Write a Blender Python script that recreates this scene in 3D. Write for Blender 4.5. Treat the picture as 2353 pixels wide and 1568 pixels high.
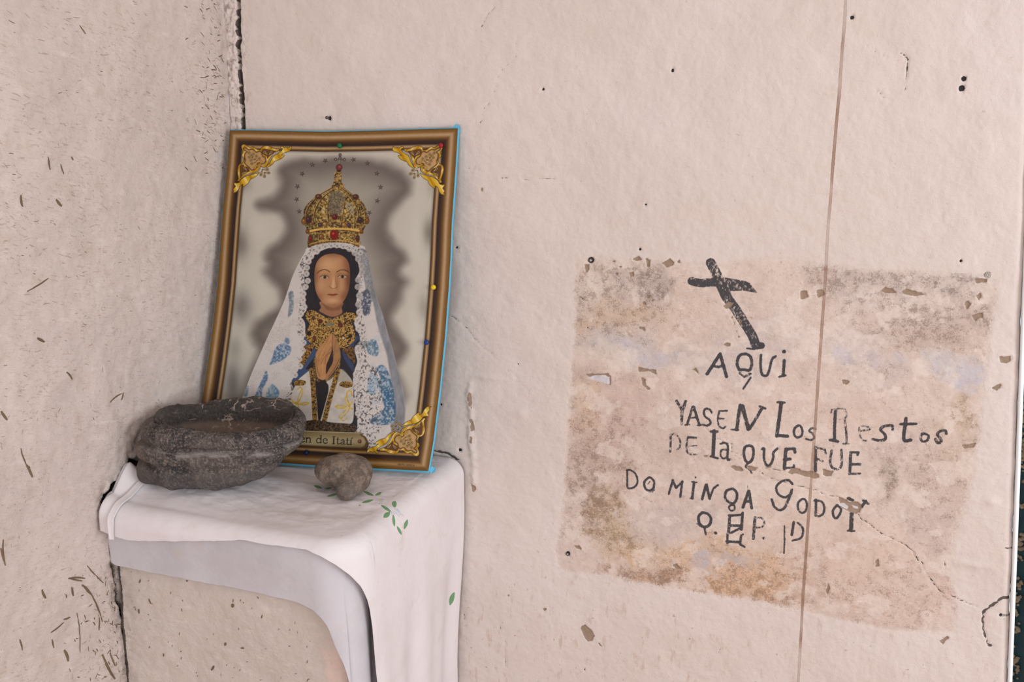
import bpy, bmesh, math, random
import numpy as np
from mathutils import Matrix, Vector

# ------------------------------------------------------------------ clean
for o in list(bpy.data.objects):
    bpy.data.objects.remove(o)
scene = bpy.context.scene
COL = scene.collection
RNG = random.Random(7)
np.random.seed(7)

# ------------------------------------------------------------------ camera
# back wall is the plane y = 0, left wall the plane x = 0, z is up (metres)
W, H = 2353.0, 1568.0
F = 2290.0
PITCH, YAW = math.radians(13.0), math.radians(20.4)
FW = np.array([-math.sin(YAW) * math.cos(PITCH), math.cos(YAW) * math.cos(PITCH), -math.sin(PITCH)])
RT = np.array([math.cos(YAW), math.sin(YAW), 0.0])
UP = np.cross(RT, FW)
CP = np.array([1.16866, -1.62, 1.63059])

cam_d = bpy.data.cameras.new('camera')
cam_d.sensor_width = 36.0
cam_d.lens = 36.0 * F / W
cam_d.clip_start = 0.02
cam = bpy.data.objects.new('camera', cam_d)
M = Matrix(((RT[0], UP[0], -FW[0], CP[0]), (RT[1], UP[1], -FW[1], CP[1]),
            (RT[2], UP[2], -FW[2], CP[2]), (0, 0, 0, 1)))
cam.matrix_world = M
COL.objects.link(cam)
scene.camera = cam

# ------------------------------------------------------------------ world, lights, exposure
wd = bpy.data.worlds.new('world')
scene.world = wd
wd.use_nodes = True
wd.node_tree.nodes['Background'].inputs[0].default_value = (0.80, 0.90, 1.0, 1)
wd.node_tree.nodes['Background'].inputs[1].default_value = 1.3


def area(name, loc, target, sx, sy, power, col):
    l = bpy.data.lights.new(name, 'AREA')
    l.shape = 'RECTANGLE'
    l.size, l.size_y, l.energy, l.color = sx, sy, power, col
    o = bpy.data.objects.new(name, l)
    o.location = loc
    d = Vector(target) - Vector(loc)
    o.rotation_euler = d.to_track_quat('-Z', 'Y').to_euler()
    COL.objects.link(o)
    return o


# area lamps for added, unseen openings: right-hand window and door behind the camera
area('added_window_lamp', (3.55, -1.60, 1.60), (0, -1.60, 1.60), 1.70, 1.30, 58, (0.90, 0.96, 1.0))
area('added_door_lamp', (1.70, -4.92, 1.15), (1.70, 0, 1.15), 1.60, 2.10, 56, (0.92, 0.96, 1.0))

scene.view_settings.view_transform = 'Standard'
scene.view_settings.look = 'None'
scene.view_settings.gamma = 1.0
scene.view_settings.use_curve_mapping = False
scene.view_settings.exposure = 0.0


# ------------------------------------------------------------------ maths helpers
def on(u, v, ax, val):
    """point where the photo pixel's ray meets the plane  axis = val"""
    d = FW + RT * (u - W / 2) / F - UP * (v - H / 2) / F
    return CP + (val - CP[ax]) / d[ax] * d


def proj(P):
    q = np.asarray(P, dtype=np.float64) - CP
    w = q @ FW
    return W / 2 + F * (q @ RT) / w, H / 2 - F * (q @ UP) / w


def hsh(ix, iy, seed):
    h = (ix.astype(np.int64) * 374761393 + iy.astype(np.int64) * 668265263 + seed * 974634777) & 0xffffffff
    h = ((h ^ (h >> 13)) * 1274126177) & 0xffffffff
    h = (h ^ (h >> 16)) & 0xffffffff
    return h.astype(np.float64) / 4294967295.0


def vnoise(x, y, seed=0):
    x = np.asarray(x, dtype=np.float64); y = np.asarray(y, dtype=np.float64)
    ix = np.floor(x); iy = np.floor(y)
    fx = x - ix; fy = y - iy
    fx = fx * fx * (3 - 2 * fx); fy = fy * fy * (3 - 2 * fy)
    a = hsh(ix, iy, seed); b = hsh(ix + 1, iy, seed); c = hsh(ix, iy + 1, seed); d = hsh(ix + 1, iy + 1, seed)
    return (a * (1 - fx) + b * fx) * (1 - fy) + (c * (1 - fx) + d * fx) * fy


def fbm(x, y, oct=4, seed=0, g=0.5):
    s = 0; a = 1; t = 0
    for i in range(oct):
        s = s + a * vnoise(x * 2 ** i, y * 2 ** i, seed + 17 * i); t += a; a *= g
    return s / t


def worley(x, y, seed=0):
    ix = np.floor(x); iy = np.floor(y)
    best = np.full(np.shape(x), 9.0)
    for dx in (-1, 0, 1):
        for dy in (-1, 0, 1):
            cx = ix + dx; cy = iy + dy
            px = cx + hsh(cx, cy, seed); py = cy + hsh(cx, cy, seed + 5)
            best = np.minimum(best, (px - x) ** 2 + (py - y) ** 2)
    return np.sqrt(best)


def sstep(a, b, x):
    t = np.clip((x - a) / (b - a), 0, 1)
    return t * t * (3 - 2 * t)


def smooth_pts(pts, n=6, closed=False):
    """Catmull-Rom through points"""
    p = np.asarray(pts, dtype=np.float64)
    if len(p) < 3:
        return p
    if closed:
        q = np.vstack([p[-1], p, p[0], p[1]])
    else:
        q = np.vstack([2 * p[0] - p[1], p, 2 * p[-1] - p[-2]])
    out = []
    for i in range(1, len(q) - 2):
        a, b, c, d = q[i - 1], q[i], q[i + 1], q[i + 2]
        for k in range(n):
            t = k / n
            out.append(0.5 * (2 * b + (c - a) * t + (2 * a - 5 * b + 4 * c - d) * t * t + (3 * b - a - 3 * c + d) * t ** 3))
    if not closed:
        out.append(q[-2])
    return np.array(out)


def seg_dist(X, Y, pts):
    d2 = np.full(X.shape, 1e18)
    p = np.asarray(pts, dtype=np.float64)
    if len(p) == 1:
        return np.hypot(X - p[0, 0], Y - p[0, 1])
    for i in range(len(p) - 1):
        ax, ay = p[i]; bx, by = p[i + 1]
        vx, vy = bx - ax, by - ay
        L = vx * vx + vy * vy + 1e-18
        t = np.clip(((X - ax) * vx + (Y - ay) * vy) / L, 0, 1)
        d2 = np.minimum(d2, (X - ax - t * vx) ** 2 + (Y - ay - t * vy) ** 2)
    return np.sqrt(d2)


def poly_sd(X, Y, pts):
    """signed distance to a polygon, negative inside"""
    p = np.asarray(pts, dtype=np.float64)
    d = seg_dist(X, Y, np.vstack([p, p[:1]]))
    ins = np.zeros(X.shape, bool)
    n = len(p)
    for i in range(n):
        x1, y1 = p[i]; x2, y2 = p[(i + 1) % n]
        if y1 == y2:
            continue
        c = (y1 > Y) != (y2 > Y)
        ins ^= c & (X < (x2 - x1) * (Y - y1) / (y2 - y1) + x1)
    return np.where(ins, -d, d)


def lin(c):
    c = np.asarray(c, dtype=np.float64)
    return np.where(c <= 0.04045, c / 12.92, ((c + 0.055) / 1.055) ** 2.4)


def L8(r, g, b, k=1.0):
    v = lin(np.array([r, g, b]) / 255.0) * k
    return (float(v[0]), float(v[1]), float(v[2]), 1.0)


# ------------------------------------------------------------------ object helpers
def tag(o, label=None, cat=None, group=None, kind=None):
    if label: o['label'] = label
    if cat: o['category'] = cat
    if group: o['group'] = group
    if kind: o['kind'] = kind
    return o


def link(name, me, mat=None, parent=None, smooth=True):
    o = bpy.data.objects.new(name, me)
    COL.objects.link(o)
    if mat: me.materials.append(mat)
    if parent is not None: o.parent = parent
    if smooth and len(me.polygons):
        me.polygons.foreach_set('use_smooth', [True] * len(me.polygons))
    return o


def empty(name, loc):
    o = bpy.data.objects.new(name, None)
    o.location = loc
    o.empty_display_size = 0.05
    COL.objects.link(o)
    return o


def mesh_np(name, V, Q, attrs=None):
    """mesh from vertex array and quad index array (fast path)"""
    me = bpy.data.meshes.new(name)
    V = np.ascontiguousarray(V, dtype=np.float32); Q = np.ascontiguousarray(Q, dtype=np.int32)
    n, m = len(Q), Q.shape[1]
    me.vertices.add(len(V)); me.vertices.foreach_set('co', V.ravel())
    me.loops.add(n * m); me.loops.foreach_set('vertex_index', Q.ravel())
    me.polygons.add(n)
    me.polygons.foreach_set('loop_start', np.arange(0, n * m, m, dtype=np.int32))
    if attrs:
        for k, a in attrs.items():
            at = me.attributes.new(k, 'FLOAT_COLOR', 'POINT')
            at.data.foreach_set('color', np.ascontiguousarray(a, dtype=np.float32).ravel())
    me.update(calc_edges=True)
    me.validate()
    return me


def grid_quads(n, m, flip=False):
    i = np.arange(n - 1)[:, None] * m + np.arange(m - 1)[None, :]
    q = np.stack([i, i + 1, i + m + 1, i + m], -1).reshape(-1, 4)
    return q[:, ::-1] if flip else q


def submesh(V, Q, attrs, mask):
    Qs = Q[mask]
    idx, inv = np.unique(Qs.ravel(), return_inverse=True)
    return V[idx], inv.reshape(-1, Q.shape[1]), {k: a[idx] for k, a in attrs.items()}


def bm_obj(name, bm, mat, parent=None, smooth=False):
    me = bpy.data.meshes.new(name)
    bmesh.ops.recalc_face_normals(bm, faces=bm.faces)
    bm.to_mesh(me); bm.free()
    return link(name, me, mat, parent, smooth)


def add_box(bm, c, s, rot=None, bevel=0.0):
    r = bmesh.ops.create_cube(bm, size=1.0)
    mt = Matrix.Translation(c) @ (rot or Matrix.Identity(4)) @ Matrix.Diagonal((s[0], s[1], s[2], 1))
    bmesh.ops.transform(bm, matrix=mt, verts=r['verts'])
    if bevel:
        es = list({e for v in r['verts'] for e in v.link_edges})
        bmesh.ops.bevel(bm, geom=es, offset=bevel, segments=2, affect='EDGES', profile=0.6)


# ------------------------------------------------------------------ material helper
class NT:
    def __init__(s, name):
        s.m = bpy.data.materials.new(name); s.m.use_nodes = True
        s.t = s.m.node_tree; s.n = s.t.nodes; s.l = s.t.links
        s.b = s.n['Principled BSDF']
        s.b.inputs['Specular IOR Level'].default_value = 0.25
        s.co = s.n.new('ShaderNodeTexCoord')

    def put(s, sock, v):
        if hasattr(v, 'is_output') or isinstance(v, bpy.types.NodeSocket):
            s.l.new(v, sock)
        elif v is not None:
            sock.default_value = v

    def math(s, op, a, b=None, c=None, clamp=False):
        n = s.n.new('ShaderNodeMath'); n.operation = op; n.use_clamp = clamp
        for i, v in enumerate((a, b, c)):
            if v is not None: s.put(n.inputs[i], v)
        return n.outputs[0]

    def mix(s, f, a, b, mode='MIX'):
        n = s.n.new('ShaderNodeMix'); n.data_type = 'RGBA'; n.blend_type = mode
        s.put(n.inputs[0], f); s.put(n.inputs[6], a); s.put(n.inputs[7], b)
        return n.outputs[2]

    def ss(s, x, a, b):
        n = s.n.new('ShaderNodeMapRange'); n.interpolation_type = 'SMOOTHSTEP'
        s.put(n.inputs[0], x); s.put(n.inputs[1], a); s.put(n.inputs[2], b)
        n.inputs[3].default_value = 0.0; n.inputs[4].default_value = 1.0
        return n.outputs[0]

    def ssr(s, x, a, b):  # 1 below a, 0 above b
        n = s.n.new('ShaderNodeMapRange'); n.interpolation_type = 'SMOOTHSTEP'
        s.put(n.inputs[0], x); s.put(n.inputs[1], a); s.put(n.inputs[2], b)
        n.inputs[3].default_value = 1.0; n.inputs[4].default_value = 0.0
        return n.outputs[0]

    def map(s, scale=(1, 1, 1), rot=(0, 0, 0)):
        n = s.n.new('ShaderNodeMapping'); n.vector_type = 'TEXTURE'
        s.l.new(s.co.outputs['Object'], n.inputs[0])
        n.inputs['Rotation'].default_value = rot
        n.inputs['Scale'].default_value = tuple(1.0 / c for c in scale)
        return n.outputs[0]

    def noise(s, sc, det=4.0, rough=0.55, vec=None, dist=0.0):
        n = s.n.new('ShaderNodeTexNoise')
        s.l.new(vec if vec is not None else s.co.outputs['Object'], n.inputs['Vector'])
        n.inputs['Scale'].default_value = sc; n.inputs['Detail'].default_value = det
        n.inputs['Roughness'].default_value = rough; n.inputs['Distortion'].default_value = dist
        return n.outputs['Fac']

    def vor(s, sc, feat='F1', vec=None, out='Distance'):
        n = s.n.new('ShaderNodeTexVoronoi'); n.feature = feat
        s.l.new(vec if vec is not None else s.co.outputs['Object'], n.inputs['Vector'])
        n.inputs['Scale'].default_value = sc
        return n.outputs[out]

    def attr(s, name):
        n = s.n.new('ShaderNodeAttribute'); n.attribute_name = name
        sp = s.n.new('ShaderNodeSeparateColor')
        s.l.new(n.outputs['Color'], sp.inputs[0])
        return n.outputs['Color'], sp.outputs[0], sp.outputs[1], sp.outputs[2], n.outputs['Alpha']

    def bump(s, h, strength, dist, prev=None):
        n = s.n.new('ShaderNodeBump'); n.inputs['Strength'].default_value = strength
        n.inputs['Distance'].default_value = dist
        s.l.new(h, n.inputs['Height'])
        if prev is not None: s.l.new(prev, n.inputs['Normal'])
        return n.outputs[0]

    def done(s, col, rough=0.85, normal=None, metal=0.0):
        s.put(s.b.inputs['Base Color'], col)
        s.put(s.b.inputs['Roughness'], rough)
        s.b.inputs['Metallic'].default_value = metal
        if normal is not None: s.l.new(normal, s.b.inputs['Normal'])
        return s.m


def plain(name, rgb, rough=0.6, metal=0.0, var=0.12, sc=60.0):
    t = NT(name)
    n = t.noise(sc, 4)
    d = tuple(c * (1 - var) for c in rgb[:3]) + (1,)
    e = tuple(min(1, c * (1 + var)) for c in rgb[:3]) + (1,)
    return t.done(t.mix(n, d, e), rough, t.bump(n, 0.08, 0.002), metal)


# ================================================================== THE SETTING
# ------------------------------------------------------------------ marks on the back wall, traced in photo pixels, turned into wall metres
def crop(ox, oy, s):
    return lambda pts: [(ox + x / s, oy + y / s) for x, y in pts]


K1 = crop(1560, 580, 4.613)
K2 = crop(1520, 900, 6.192)
K3 = crop(1860, 900, 6.536)
K4 = crop(1400, 1060, 6.533)
K5 = crop(1720, 1060, 6.534)
K6 = crop(1260, 560, 4.6125)
KS = {1: (K1, 4.613), 2: (K2, 6.192), 3: (K3, 6.536), 4: (K4, 6.533), 5: (K5, 6.534), 6: (K6, 4.6125)}


def wallxz(px):
    out = []
    for u, v in px:
        p = on(u, v, 1, 0.0)
        out.append((p[0], p[2]))
    return np.array(out)


PXM = 1.0 / 1430.0   # metres per photo pixel on this part of the wall


def loop(*p):
    return list(p) + [p[0]]


# (crop, stroke width in crop px, ink strength, points)
INK = [
    # AQUi
    (1, 36, 1, [(300, 1290), (435, 1080)]), (1, 36, 1, [(435, 1080), (505, 1320)]), (1, 28, .95, [(350, 1205), (420, 1218), (480, 1200)]),
    (1, 32, .95, loop((640, 1250), (615, 1180), (640, 1100), (700, 1080), (758, 1110), (772, 1190), (745, 1255), (690, 1245))),
    (1, 24, .8, [(640, 1280), (690, 1325), (760, 1290)]), (1, 22, .9, [(760, 1330), (725, 1385), (680, 1450)]),
    (1, 28, 1, [(870, 1090), (865, 1200), (880, 1300), (930, 1310), (960, 1240), (985, 1140), (1025, 1105)]),
    (1, 32, 1, [(1115, 1150), (1105, 1300)]), (1, 24, 1, [(1060, 1325), (1130, 1312)]), (1, 44, 1, [(1113, 1055)]),
    # YASEN Los
    (2, 44, .6, [(215, 135), (290, 265)]), (2, 44, .6, [(345, 140), (292, 290), (285, 460)]),
    (2, 34, .9, [(445, 215), (365, 470)]), (2, 40, .85, [(460, 215), (540, 480)]), (2, 26, .9, [(410, 375), (500, 370)]),
    (2, 26, .8, [(340, 475), (395, 470)]), (2, 26, .8, [(510, 480), (565, 475)]),
    (2, 34, .9, [(715, 300), (690, 258), (630, 245), (602, 290), (620, 350), (680, 400), (700, 450), (650, 485), (600, 470)]),
    (2, 28, .8, [(935, 275), (820, 280)]), (2, 28, .75, [(820, 280), (802, 390), (815, 480), (870, 525), (915, 500)]), (2, 24, .8, [(815, 385), (890, 390)]),
    (2, 50, .95, [(1120, 200), (1095, 350), (1070, 545)]), (2, 58, .85, [(1150, 210), (1235, 540)]), (2, 44, .75, [(1250, 540), (1350, 380), (1430, 240)]),
    (2, 36, .8, [(1395, 218), (1475, 250)]), (2, 26, .95, [(990, 540), (1095, 550)]),
    (2, 52, 1, [(1700, 170), (1640, 640)]), (2, 36, .85, [(1648, 160), (1750, 165)]), (2, 50, 1.05, [(1650, 630), (1790, 640)]),
    (2, 34, 1, loop((1940, 490), (1888, 540), (1888, 620), (1930, 660), (1990, 635), (2003, 560), (1975, 500))),
    (2, 30, .9, [(2190, 545), (2140, 530), (2100, 570), (2150, 610), (2170, 670), (2120, 698), (2050, 680)]),
    # DE la QUE
    (2, 34, .6, [(130, 620), (125, 860)]), (2, 28, .65, [(130, 620), (200, 610), (262, 690), (260, 790), (220, 830)]),
    (2, 34, .8, [(490, 660), (375, 650)]), (2, 28, .6, [(375, 650), (355, 780), (365, 860), (410, 895), (500, 895)]), (2, 22, .55, [(370, 780), (500, 770)]),
    (2, 55, 1, [(750, 560), (735, 920)]), (2, 40, .9, [(705, 570), (795, 570)]), (2, 36, 1, [(700, 920), (800, 950)]),
    (2, 34, .85, [(840, 745), (900, 730), (945, 780), (940, 960), (985, 965)]), (2, 28, .8, [(935, 830), (860, 830), (840, 900), (880, 955), (935, 930)]),
    (2, 40, .95, loop((1250, 770), (1192, 790), (1172, 870), (1190, 970), (1240, 1010), (1290, 970), (1308, 880), (1298, 795))),
    (2, 28, 1, [(1225, 1025), (1200, 1065), (1265, 1115), (1285, 1155)]),
    (2, 36, .95, [(1430, 820), (1460, 815), (1460, 950), (1500, 1050), (1550, 1040), (1592, 940), (1592, 870), (1650, 812)]),
    (2, 42, 1, [(1900, 870), (1890, 815), (1770, 820)]), (2, 50, .95, [(1770, 820), (1750, 1090)]), (2, 46, .95, [(1750, 965), (1830, 960)]), (2, 34, .9, [(1745, 1085), (1885, 1085), (1885, 1050)]),
    # Restos
    (3, 46, .9, [(388, 300), (375, 560), (375, 740)]), (3, 24, .75, [(320, 330), (330, 285), (440, 265)]), (3, 22, .5, [(440, 265), (530, 275), (560, 340), (540, 400), (450, 430)]),
    (3, 32, .6, [(530, 430), (550, 600), (560, 760)]), (3, 45, 1, [(310, 735), (425, 758)]), (3, 26, .65, [(505, 790), (590, 790)]),
    (3, 28, .48, [(745, 600), (900, 580), (890, 545), (790, 525), (745, 575), (760, 680), (800, 740), (855, 745)]),
    (3, 42, .8, [(1250, 580), (1240, 520), (1120, 530), (1065, 580), (1130, 650), (1140, 720), (1050, 745), (950, 720)]),
    (3, 50, 1, [(1450, 410), (1430, 560), (1415, 700), (1440, 750), (1520, 735)]), (3, 42, .95, [(1370, 495), (1600, 490)]),
    (3, 36, .75, loop((1690, 640), (1670, 700), (1700, 755), (1770, 740), (1790, 670), (1740, 640))),
    (3, 40, .8, [(2055, 640), (2040, 590), (1960, 600), (1920, 650), (1960, 700), (1980, 750), (1930, 780), (1890, 720)]),
    # FUE
    (3, 48, .9, [(90, 840), (90, 1190)]), (3, 32, .65, [(90, 850), (230, 870), (245, 940)]), (3, 30, .7, [(100, 1010), (200, 1050)]),
    (3, 38, .65, [(335, 890), (310, 1050), (340, 1140), (420, 1165), (480, 1110), (480, 880)]),
    (3, 34, .85, [(720, 960), (740, 920), (620, 915)]), (3, 42, .8, [(620, 915), (605, 1240)]), (3, 44, .9, [(620, 1095), (760, 1095)]), (3, 34, .7, [(590, 1240), (760, 1235)]),
    # Do MiNgA
    (4, 32, 1, loop((265, 140), (270, 280), (275, 400), (340, 408), (408, 360), (420, 270), (380, 180), (310, 135))),
    (4, 38, .9, loop((590, 250), (522, 320), (540, 420), (600, 450), (660, 410), (665, 310), (620, 255))), (4, 16, .9, [(575, 355), (610, 310)]), (4, 18, .5, [(590, 480), (640, 480), (680, 430)]),
    (4, 36, .95, [(890, 500), (950, 290)]), (4, 40, .9, [(950, 290), (1000, 410)]), (4, 34, .9, [(1000, 410), (1100, 305)]), (4, 38, .95, [(1095, 310), (1065, 540)]),
    (4, 42, 1, [(1275, 310), (1245, 560)]), (4, 24, 1, [(1240, 308), (1320, 315)]), (4, 36, 1, [(1298, 240)]), (4, 26, 1, [(1215, 560), (1265, 565)]),
    (4, 42, 1, [(1455, 350), (1395, 570)]), (4, 44, .95, [(1465, 350), (1510, 560)]), (4, 32, .95, [(1510, 555), (1570, 400), (1640, 350)]),
    (4, 42, 1, loop((1830, 410), (1762, 440), (1742, 540), (1800, 610), (1870, 628), (1915, 560), (1918, 470), (1870, 412))), (4, 30, .85, loop((1830, 650), (1797, 690), (1830, 740), (1880, 720), (1880, 660))),
    (4, 46, 1, [(2095, 440), (2010, 690)]), (4, 46, 1, [(2100, 440), (2140, 700)]), (4, 40, .9, [(2040, 600), (2130, 600)]), (4, 12, .4, [(2080, 330), (2085, 430)]),
    # GoDoY
    (5, 38, .95, [(660, 340), (600, 282), (500, 300), (420, 380), (440, 480), (540, 540), (620, 500), (655, 420)]), (5, 40, .9, [(645, 470), (590, 600), (540, 700), (470, 732), (390, 680), (350, 565)]),
    (5, 34, .95, loop((810, 560), (747, 620), (750, 720), (800, 773), (860, 740), (878, 640), (850, 572))),
    (5, 38, .95, [(1015, 575), (1010, 820)]), (5, 34, .9, [(990, 590), (1090, 600), (1138, 680), (1120, 790), (1050, 830)]),
    (5, 36, .95, loop((1330, 660), (1267, 740), (1280, 830), (1320, 858), (1368, 800), (1388, 720))),
    (5, 50, .9, [(1500, 560), (1560, 590)]), (5, 42, .95, [(1690, 700), (1760, 600)]), (5, 36, .9, [(1720, 592), (1800, 645)]), (5, 60, .85, [(1550, 780), (1540, 1040)]), (5, 30, .9, [(1485, 1045), (1590, 1048)]),
    # Q. E.P. D
    (4, 46, .88, loop((1400, 770), (1342, 830), (1352, 930), (1420, 988), (1500, 960), (1528, 870), (1480, 795))), (4, 36, .85, [(1430, 990), (1450, 1100)]), (4, 20, .9, [(1312, 940), (1360, 980)]), (4, 56, .95, [(1597, 1080)]),
    (4, 46, .85, [(1810, 810), (1790, 1080)]), (4, 42, .85, [(1800, 815), (2000, 805)]), (4, 44, .85, [(2003, 770), (1985, 1030)]), (4, 44, .8, [(1800, 968), (1990, 970)]), (4, 40, .85, [(1980, 1000), (1830, 1080)]),
    (4, 36, .8, [(1775, 1090), (1770, 1240)]), (4, 46, .85, [(1760, 1212), (1960, 1222)]), (4, 38, .85, [(1980, 1120), (1960, 1255), (2030, 1295)]), (4, 40, .65, [(2005, 1105)]),
    (4, 46, .68, [(2190, 840), (2160, 1170)]), (4, 30, .65, [(2190, 845), (2290, 852), (2328, 920), (2300, 985), (2210, 1000)]), (4, 50, .7, [(2320, 1158)]),
    (5, 26, 1, [(540, 970), (540, 1200), (530, 1390)]), (5, 40, .9, [(680, 910), (650, 1110)]), (5, 34, .85, [(740, 920), (808, 990), (818, 1070), (780, 1160), (660, 1195)]),
    # cross
    (1, 104, .62, [(340, 110), (400, 230), (450, 350)]), (1, 112, .8, [(450, 350), (510, 480)]), (1, 104, .7, [(510, 480), (600, 600), (690, 740)]),
    (1, 100, .8, [(690, 740), (780, 890), (815, 985)]), (1, 72, 1.1, [(845, 995), (875, 990)]), (1, 20, 1.1, [(720, 1022), (800, 1028)]),
    (1, 92, .85, [(140, 305), (230, 325), (330, 318), (440, 320)]),
]
INKPOLY = [(1, .72, [(470, 262), (700, 302), (748, 322), (838, 432), (690, 408), (540, 412)])]

PANEL = [(1335, 590), (1420, 592), (1500, 597), (1560, 602), (1640, 605), (1700, 598), (1790, 592), (1860, 603), (1960, 620), (2060, 620), (2150, 625), (2230, 630), (2292, 650),
         (2285, 720), (2275, 800), (2268, 870), (2258, 930), (2252, 1000), (2242, 1080), (2225, 1150), (2200, 1220), (2188, 1300), (2200, 1400), (2180, 1455), (2050, 1447), (1960, 1432),
         (1820, 1402), (1700, 1378), (1600, 1362), (1500, 1345), (1400, 1325), (1283, 1302), (1288, 1200), (1295, 1100), (1302, 1000), (1311, 850), (1318, 760), (1321, 650)]

STAIN = [(1960, -300), (1951, -150), (1944, -30), (1943, 0), (1940, 60), (1934, 130), (1929, 210), (1923, 270), (1918, 330), (1913, 390), (1909, 450), (1903, 520), (1899, 590), (1896, 650), (1890, 730), (1885, 800), (1878, 900),
         (1872, 990), (1867, 1060), (1865, 1090), (1861, 1150), (1857, 1200), (1851, 1290), (1845, 1370), (1841, 1450), (1837, 1520), (1833, 1600), (1824, 1800)]

CRACKS = [  # width px, points px
    (11.0, [(541, -40), (545, 0), (547, 40), (545, 62), (549, 80), (546, 110), (550, 150), (552, 180), (554, 215), (557, 250), (560, 285), (562, 310), (566, 420), (572, 600)]),
    (15.0, [(545, 56), (546, 78)]),
    (1.7, [(1620, 980), (1632, 997)]), (1.7, [(1646, 1006), (1662, 1016), (1683, 1020), (1680, 1038), (1706, 1048), (1717, 1066)]),
    (2.0, [(1745, 1083), (1762, 1094), (1800, 1108), (1840, 1118), (1872, 1126), (1895, 1137), (1925, 1141)]), (1.5, [(1762, 1078), (1795, 1082)]),
    (2.2, [(1972, 1182), (1982, 1196), (2004, 1208), (2015, 1220), (2040, 1233), (2062, 1243), (2088, 1258), (2098, 1270), (2105, 1283), (2120, 1298), (2124, 1312), (2140, 1335), (2162, 1362), (2185, 1371), (2215, 1384), (2255, 1400)]),
    (5.5, [(2258, 1408), (2275, 1395), (2292, 1385)]), (9.0, [(2296, 1380), (2322, 1368)]), (4.5, [(2260, 1412), (2257, 1436), (2262, 1455), (2268, 1480)]), (8.0, [(2270, 1484), (2276, 1486)]),
    (2.0, [(1148, 0), (1137, 17), (1130, 25), (1120, 33), (1112, 50), (1103, 66)]),
    (1.7, [(1183, 80), (1186, 105), (1190, 116), (1184, 130), (1178, 142), (1166, 147), (1152, 162), (1145, 178), (1140, 200), (1135, 212)]), (1.2, [(1130, 230), (1112, 250), (1104, 275)]), (3, [(1107, 278), (1100, 288)]), (1.4, [(1098, 305), (1090, 318)]),
    (1.3, [(1060, 388), (1090, 386), (1108, 395)]), (1.3, [(1118, 418), (1150, 414), (1155, 408), (1200, 406)]), (1.2, [(1203, 414), (1278, 410)]),
    (3.2, [(2069, 120), (2080, 130), (2087, 137)]), (3.0, [(2084, 142), (2083, 165), (2084, 172), (2082, 188)]), (1.5, [(2082, 195), (2078, 212)]), (1.6, [(2012, 206), (2030, 222), (2048, 232)]), (1.6, [(1992, 103), (2010, 118), (2040, 134)]),
    (2.6, [(1034, 726), (1048, 732), (1055, 742)]), (1.8, [(1060, 740), (1078, 760), (1090, 778), (1112, 800), (1130, 812)]), (1.0, [(1130, 812), (1150, 840), (1182, 862), (1200, 885), (1215, 905), (1222, 935), (1240, 948)]),
    (6.0, [(998, 1036), (1030, 1043), (1056, 1057)]),
    (1.5, [(1325, 678), (1348, 690)]), (2.5, [(1335, 684), (1352, 693)]),
    (1.4, [(1460, 1137), (1500, 1158)]), (1.2, [(2300, 1225), (2310, 1262), (2318, 1280)]),
    (1.8, [(1336, 1530), (1346, 1538), (1322, 1552)]), (1.4, [(1062, 1400), (1068, 1440), (1071, 1486)]), (1.6, [(1134, 1508), (1136, 1552)]), (1.4, [(1162, 1420), (1160, 1535)]),
    (1.4, [(1640, 1502), (1650, 1504), (1655, 1492)]),
]
# flakes where brown mud shows: crop, points
BROWN = [
    (5, [(500, 130), (600, 150), (640, 110), (760, 115), (780, 150), (950, 150), (1000, 170), (1060, 190), (1072, 250), (1010, 270), (930, 245), (800, 220), (720, 190), (640, 195), (560, 160)]),
    (5, [(1120, 120), (1280, 140), (1240, 230), (1110, 215)]), (5, [(220, 95), (340, 70), (340, 95), (240, 115)]),
    (5, [(1345, 530), (1420, 550), (1520, 612), (1640, 610), (1692, 660), (1680, 780), (1600, 790), (1480, 750), (1390, 700), (1365, 620)]),
    (2, [(965, 1050), (1130, 1070), (1195, 1112), (1150, 1142), (1050, 1112)]), (2, [(1220, 1040), (1385, 1082), (1310, 1120), (1210, 1090)]), (2, [(600, 910), (670, 900), (660, 925), (610, 930)]),
    (1, [(480, 570), (530, 525), (575, 540), (550, 580), (500, 600)]), (1, [(630, 715), (668, 715), (655, 775), (635, 750)]), (1, [(465, 985), (490, 962), (550, 972), (535, 1000)]), (1, [(545, 660), (570, 670), (640, 900), (630, 915)]),
    (6, [(370, 1380), (640, 1378), (665, 1410), (662, 1510), (640, 1500), (645, 1420), (560, 1400), (490, 1430)]),
    (6, [(950, 1310), (1080, 1335), (1140, 1340), (1160, 1400), (1130, 1390), (1060, 1350), (960, 1365)]), (6, [(985, 1420), (1040, 1440), (1030, 1500), (1080, 1540), (1060, 1560), (1000, 1500)]),
    (6, [(1210, 200), (1290, 160), (1340, 200), (1310, 240), (1260, 255)]), (6, [(1355, 185), (1395, 175), (1400, 200), (1370, 215)]), (6, [(900, 150), (960, 135), (1000, 170), (940, 185), (900, 180)]), (6, [(1040, 160), (1090, 165), (1070, 250), (1045, 240)]),
    (6, [(385, 215), (430, 220), (432, 270), (405, 320), (382, 260)]), (6, [(860, 300), (905, 300), (910, 340), (870, 350)]), (6, [(1040, 540), (1085, 540), (1080, 580), (1045, 575)]), (6, [(1085, 590), (1140, 585), (1110, 615)]), (6, [(1000, 600), (1040, 620), (1040, 655), (1010, 640)]),
    (6, [(960, 880), (1020, 890), (1025, 930), (970, 905)]), (6, [(1200, 705), (1235, 710), (1225, 735)]), (6, [(1215, 770), (1240, 765), (1230, 800), (1215, 795)]), (6, [(675, 180), (705, 185), (695, 208)]), (6, [(745, 235), (780, 240), (760, 258)]), (6, [(710, 310), (750, 305), (730, 340)]),
]
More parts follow.
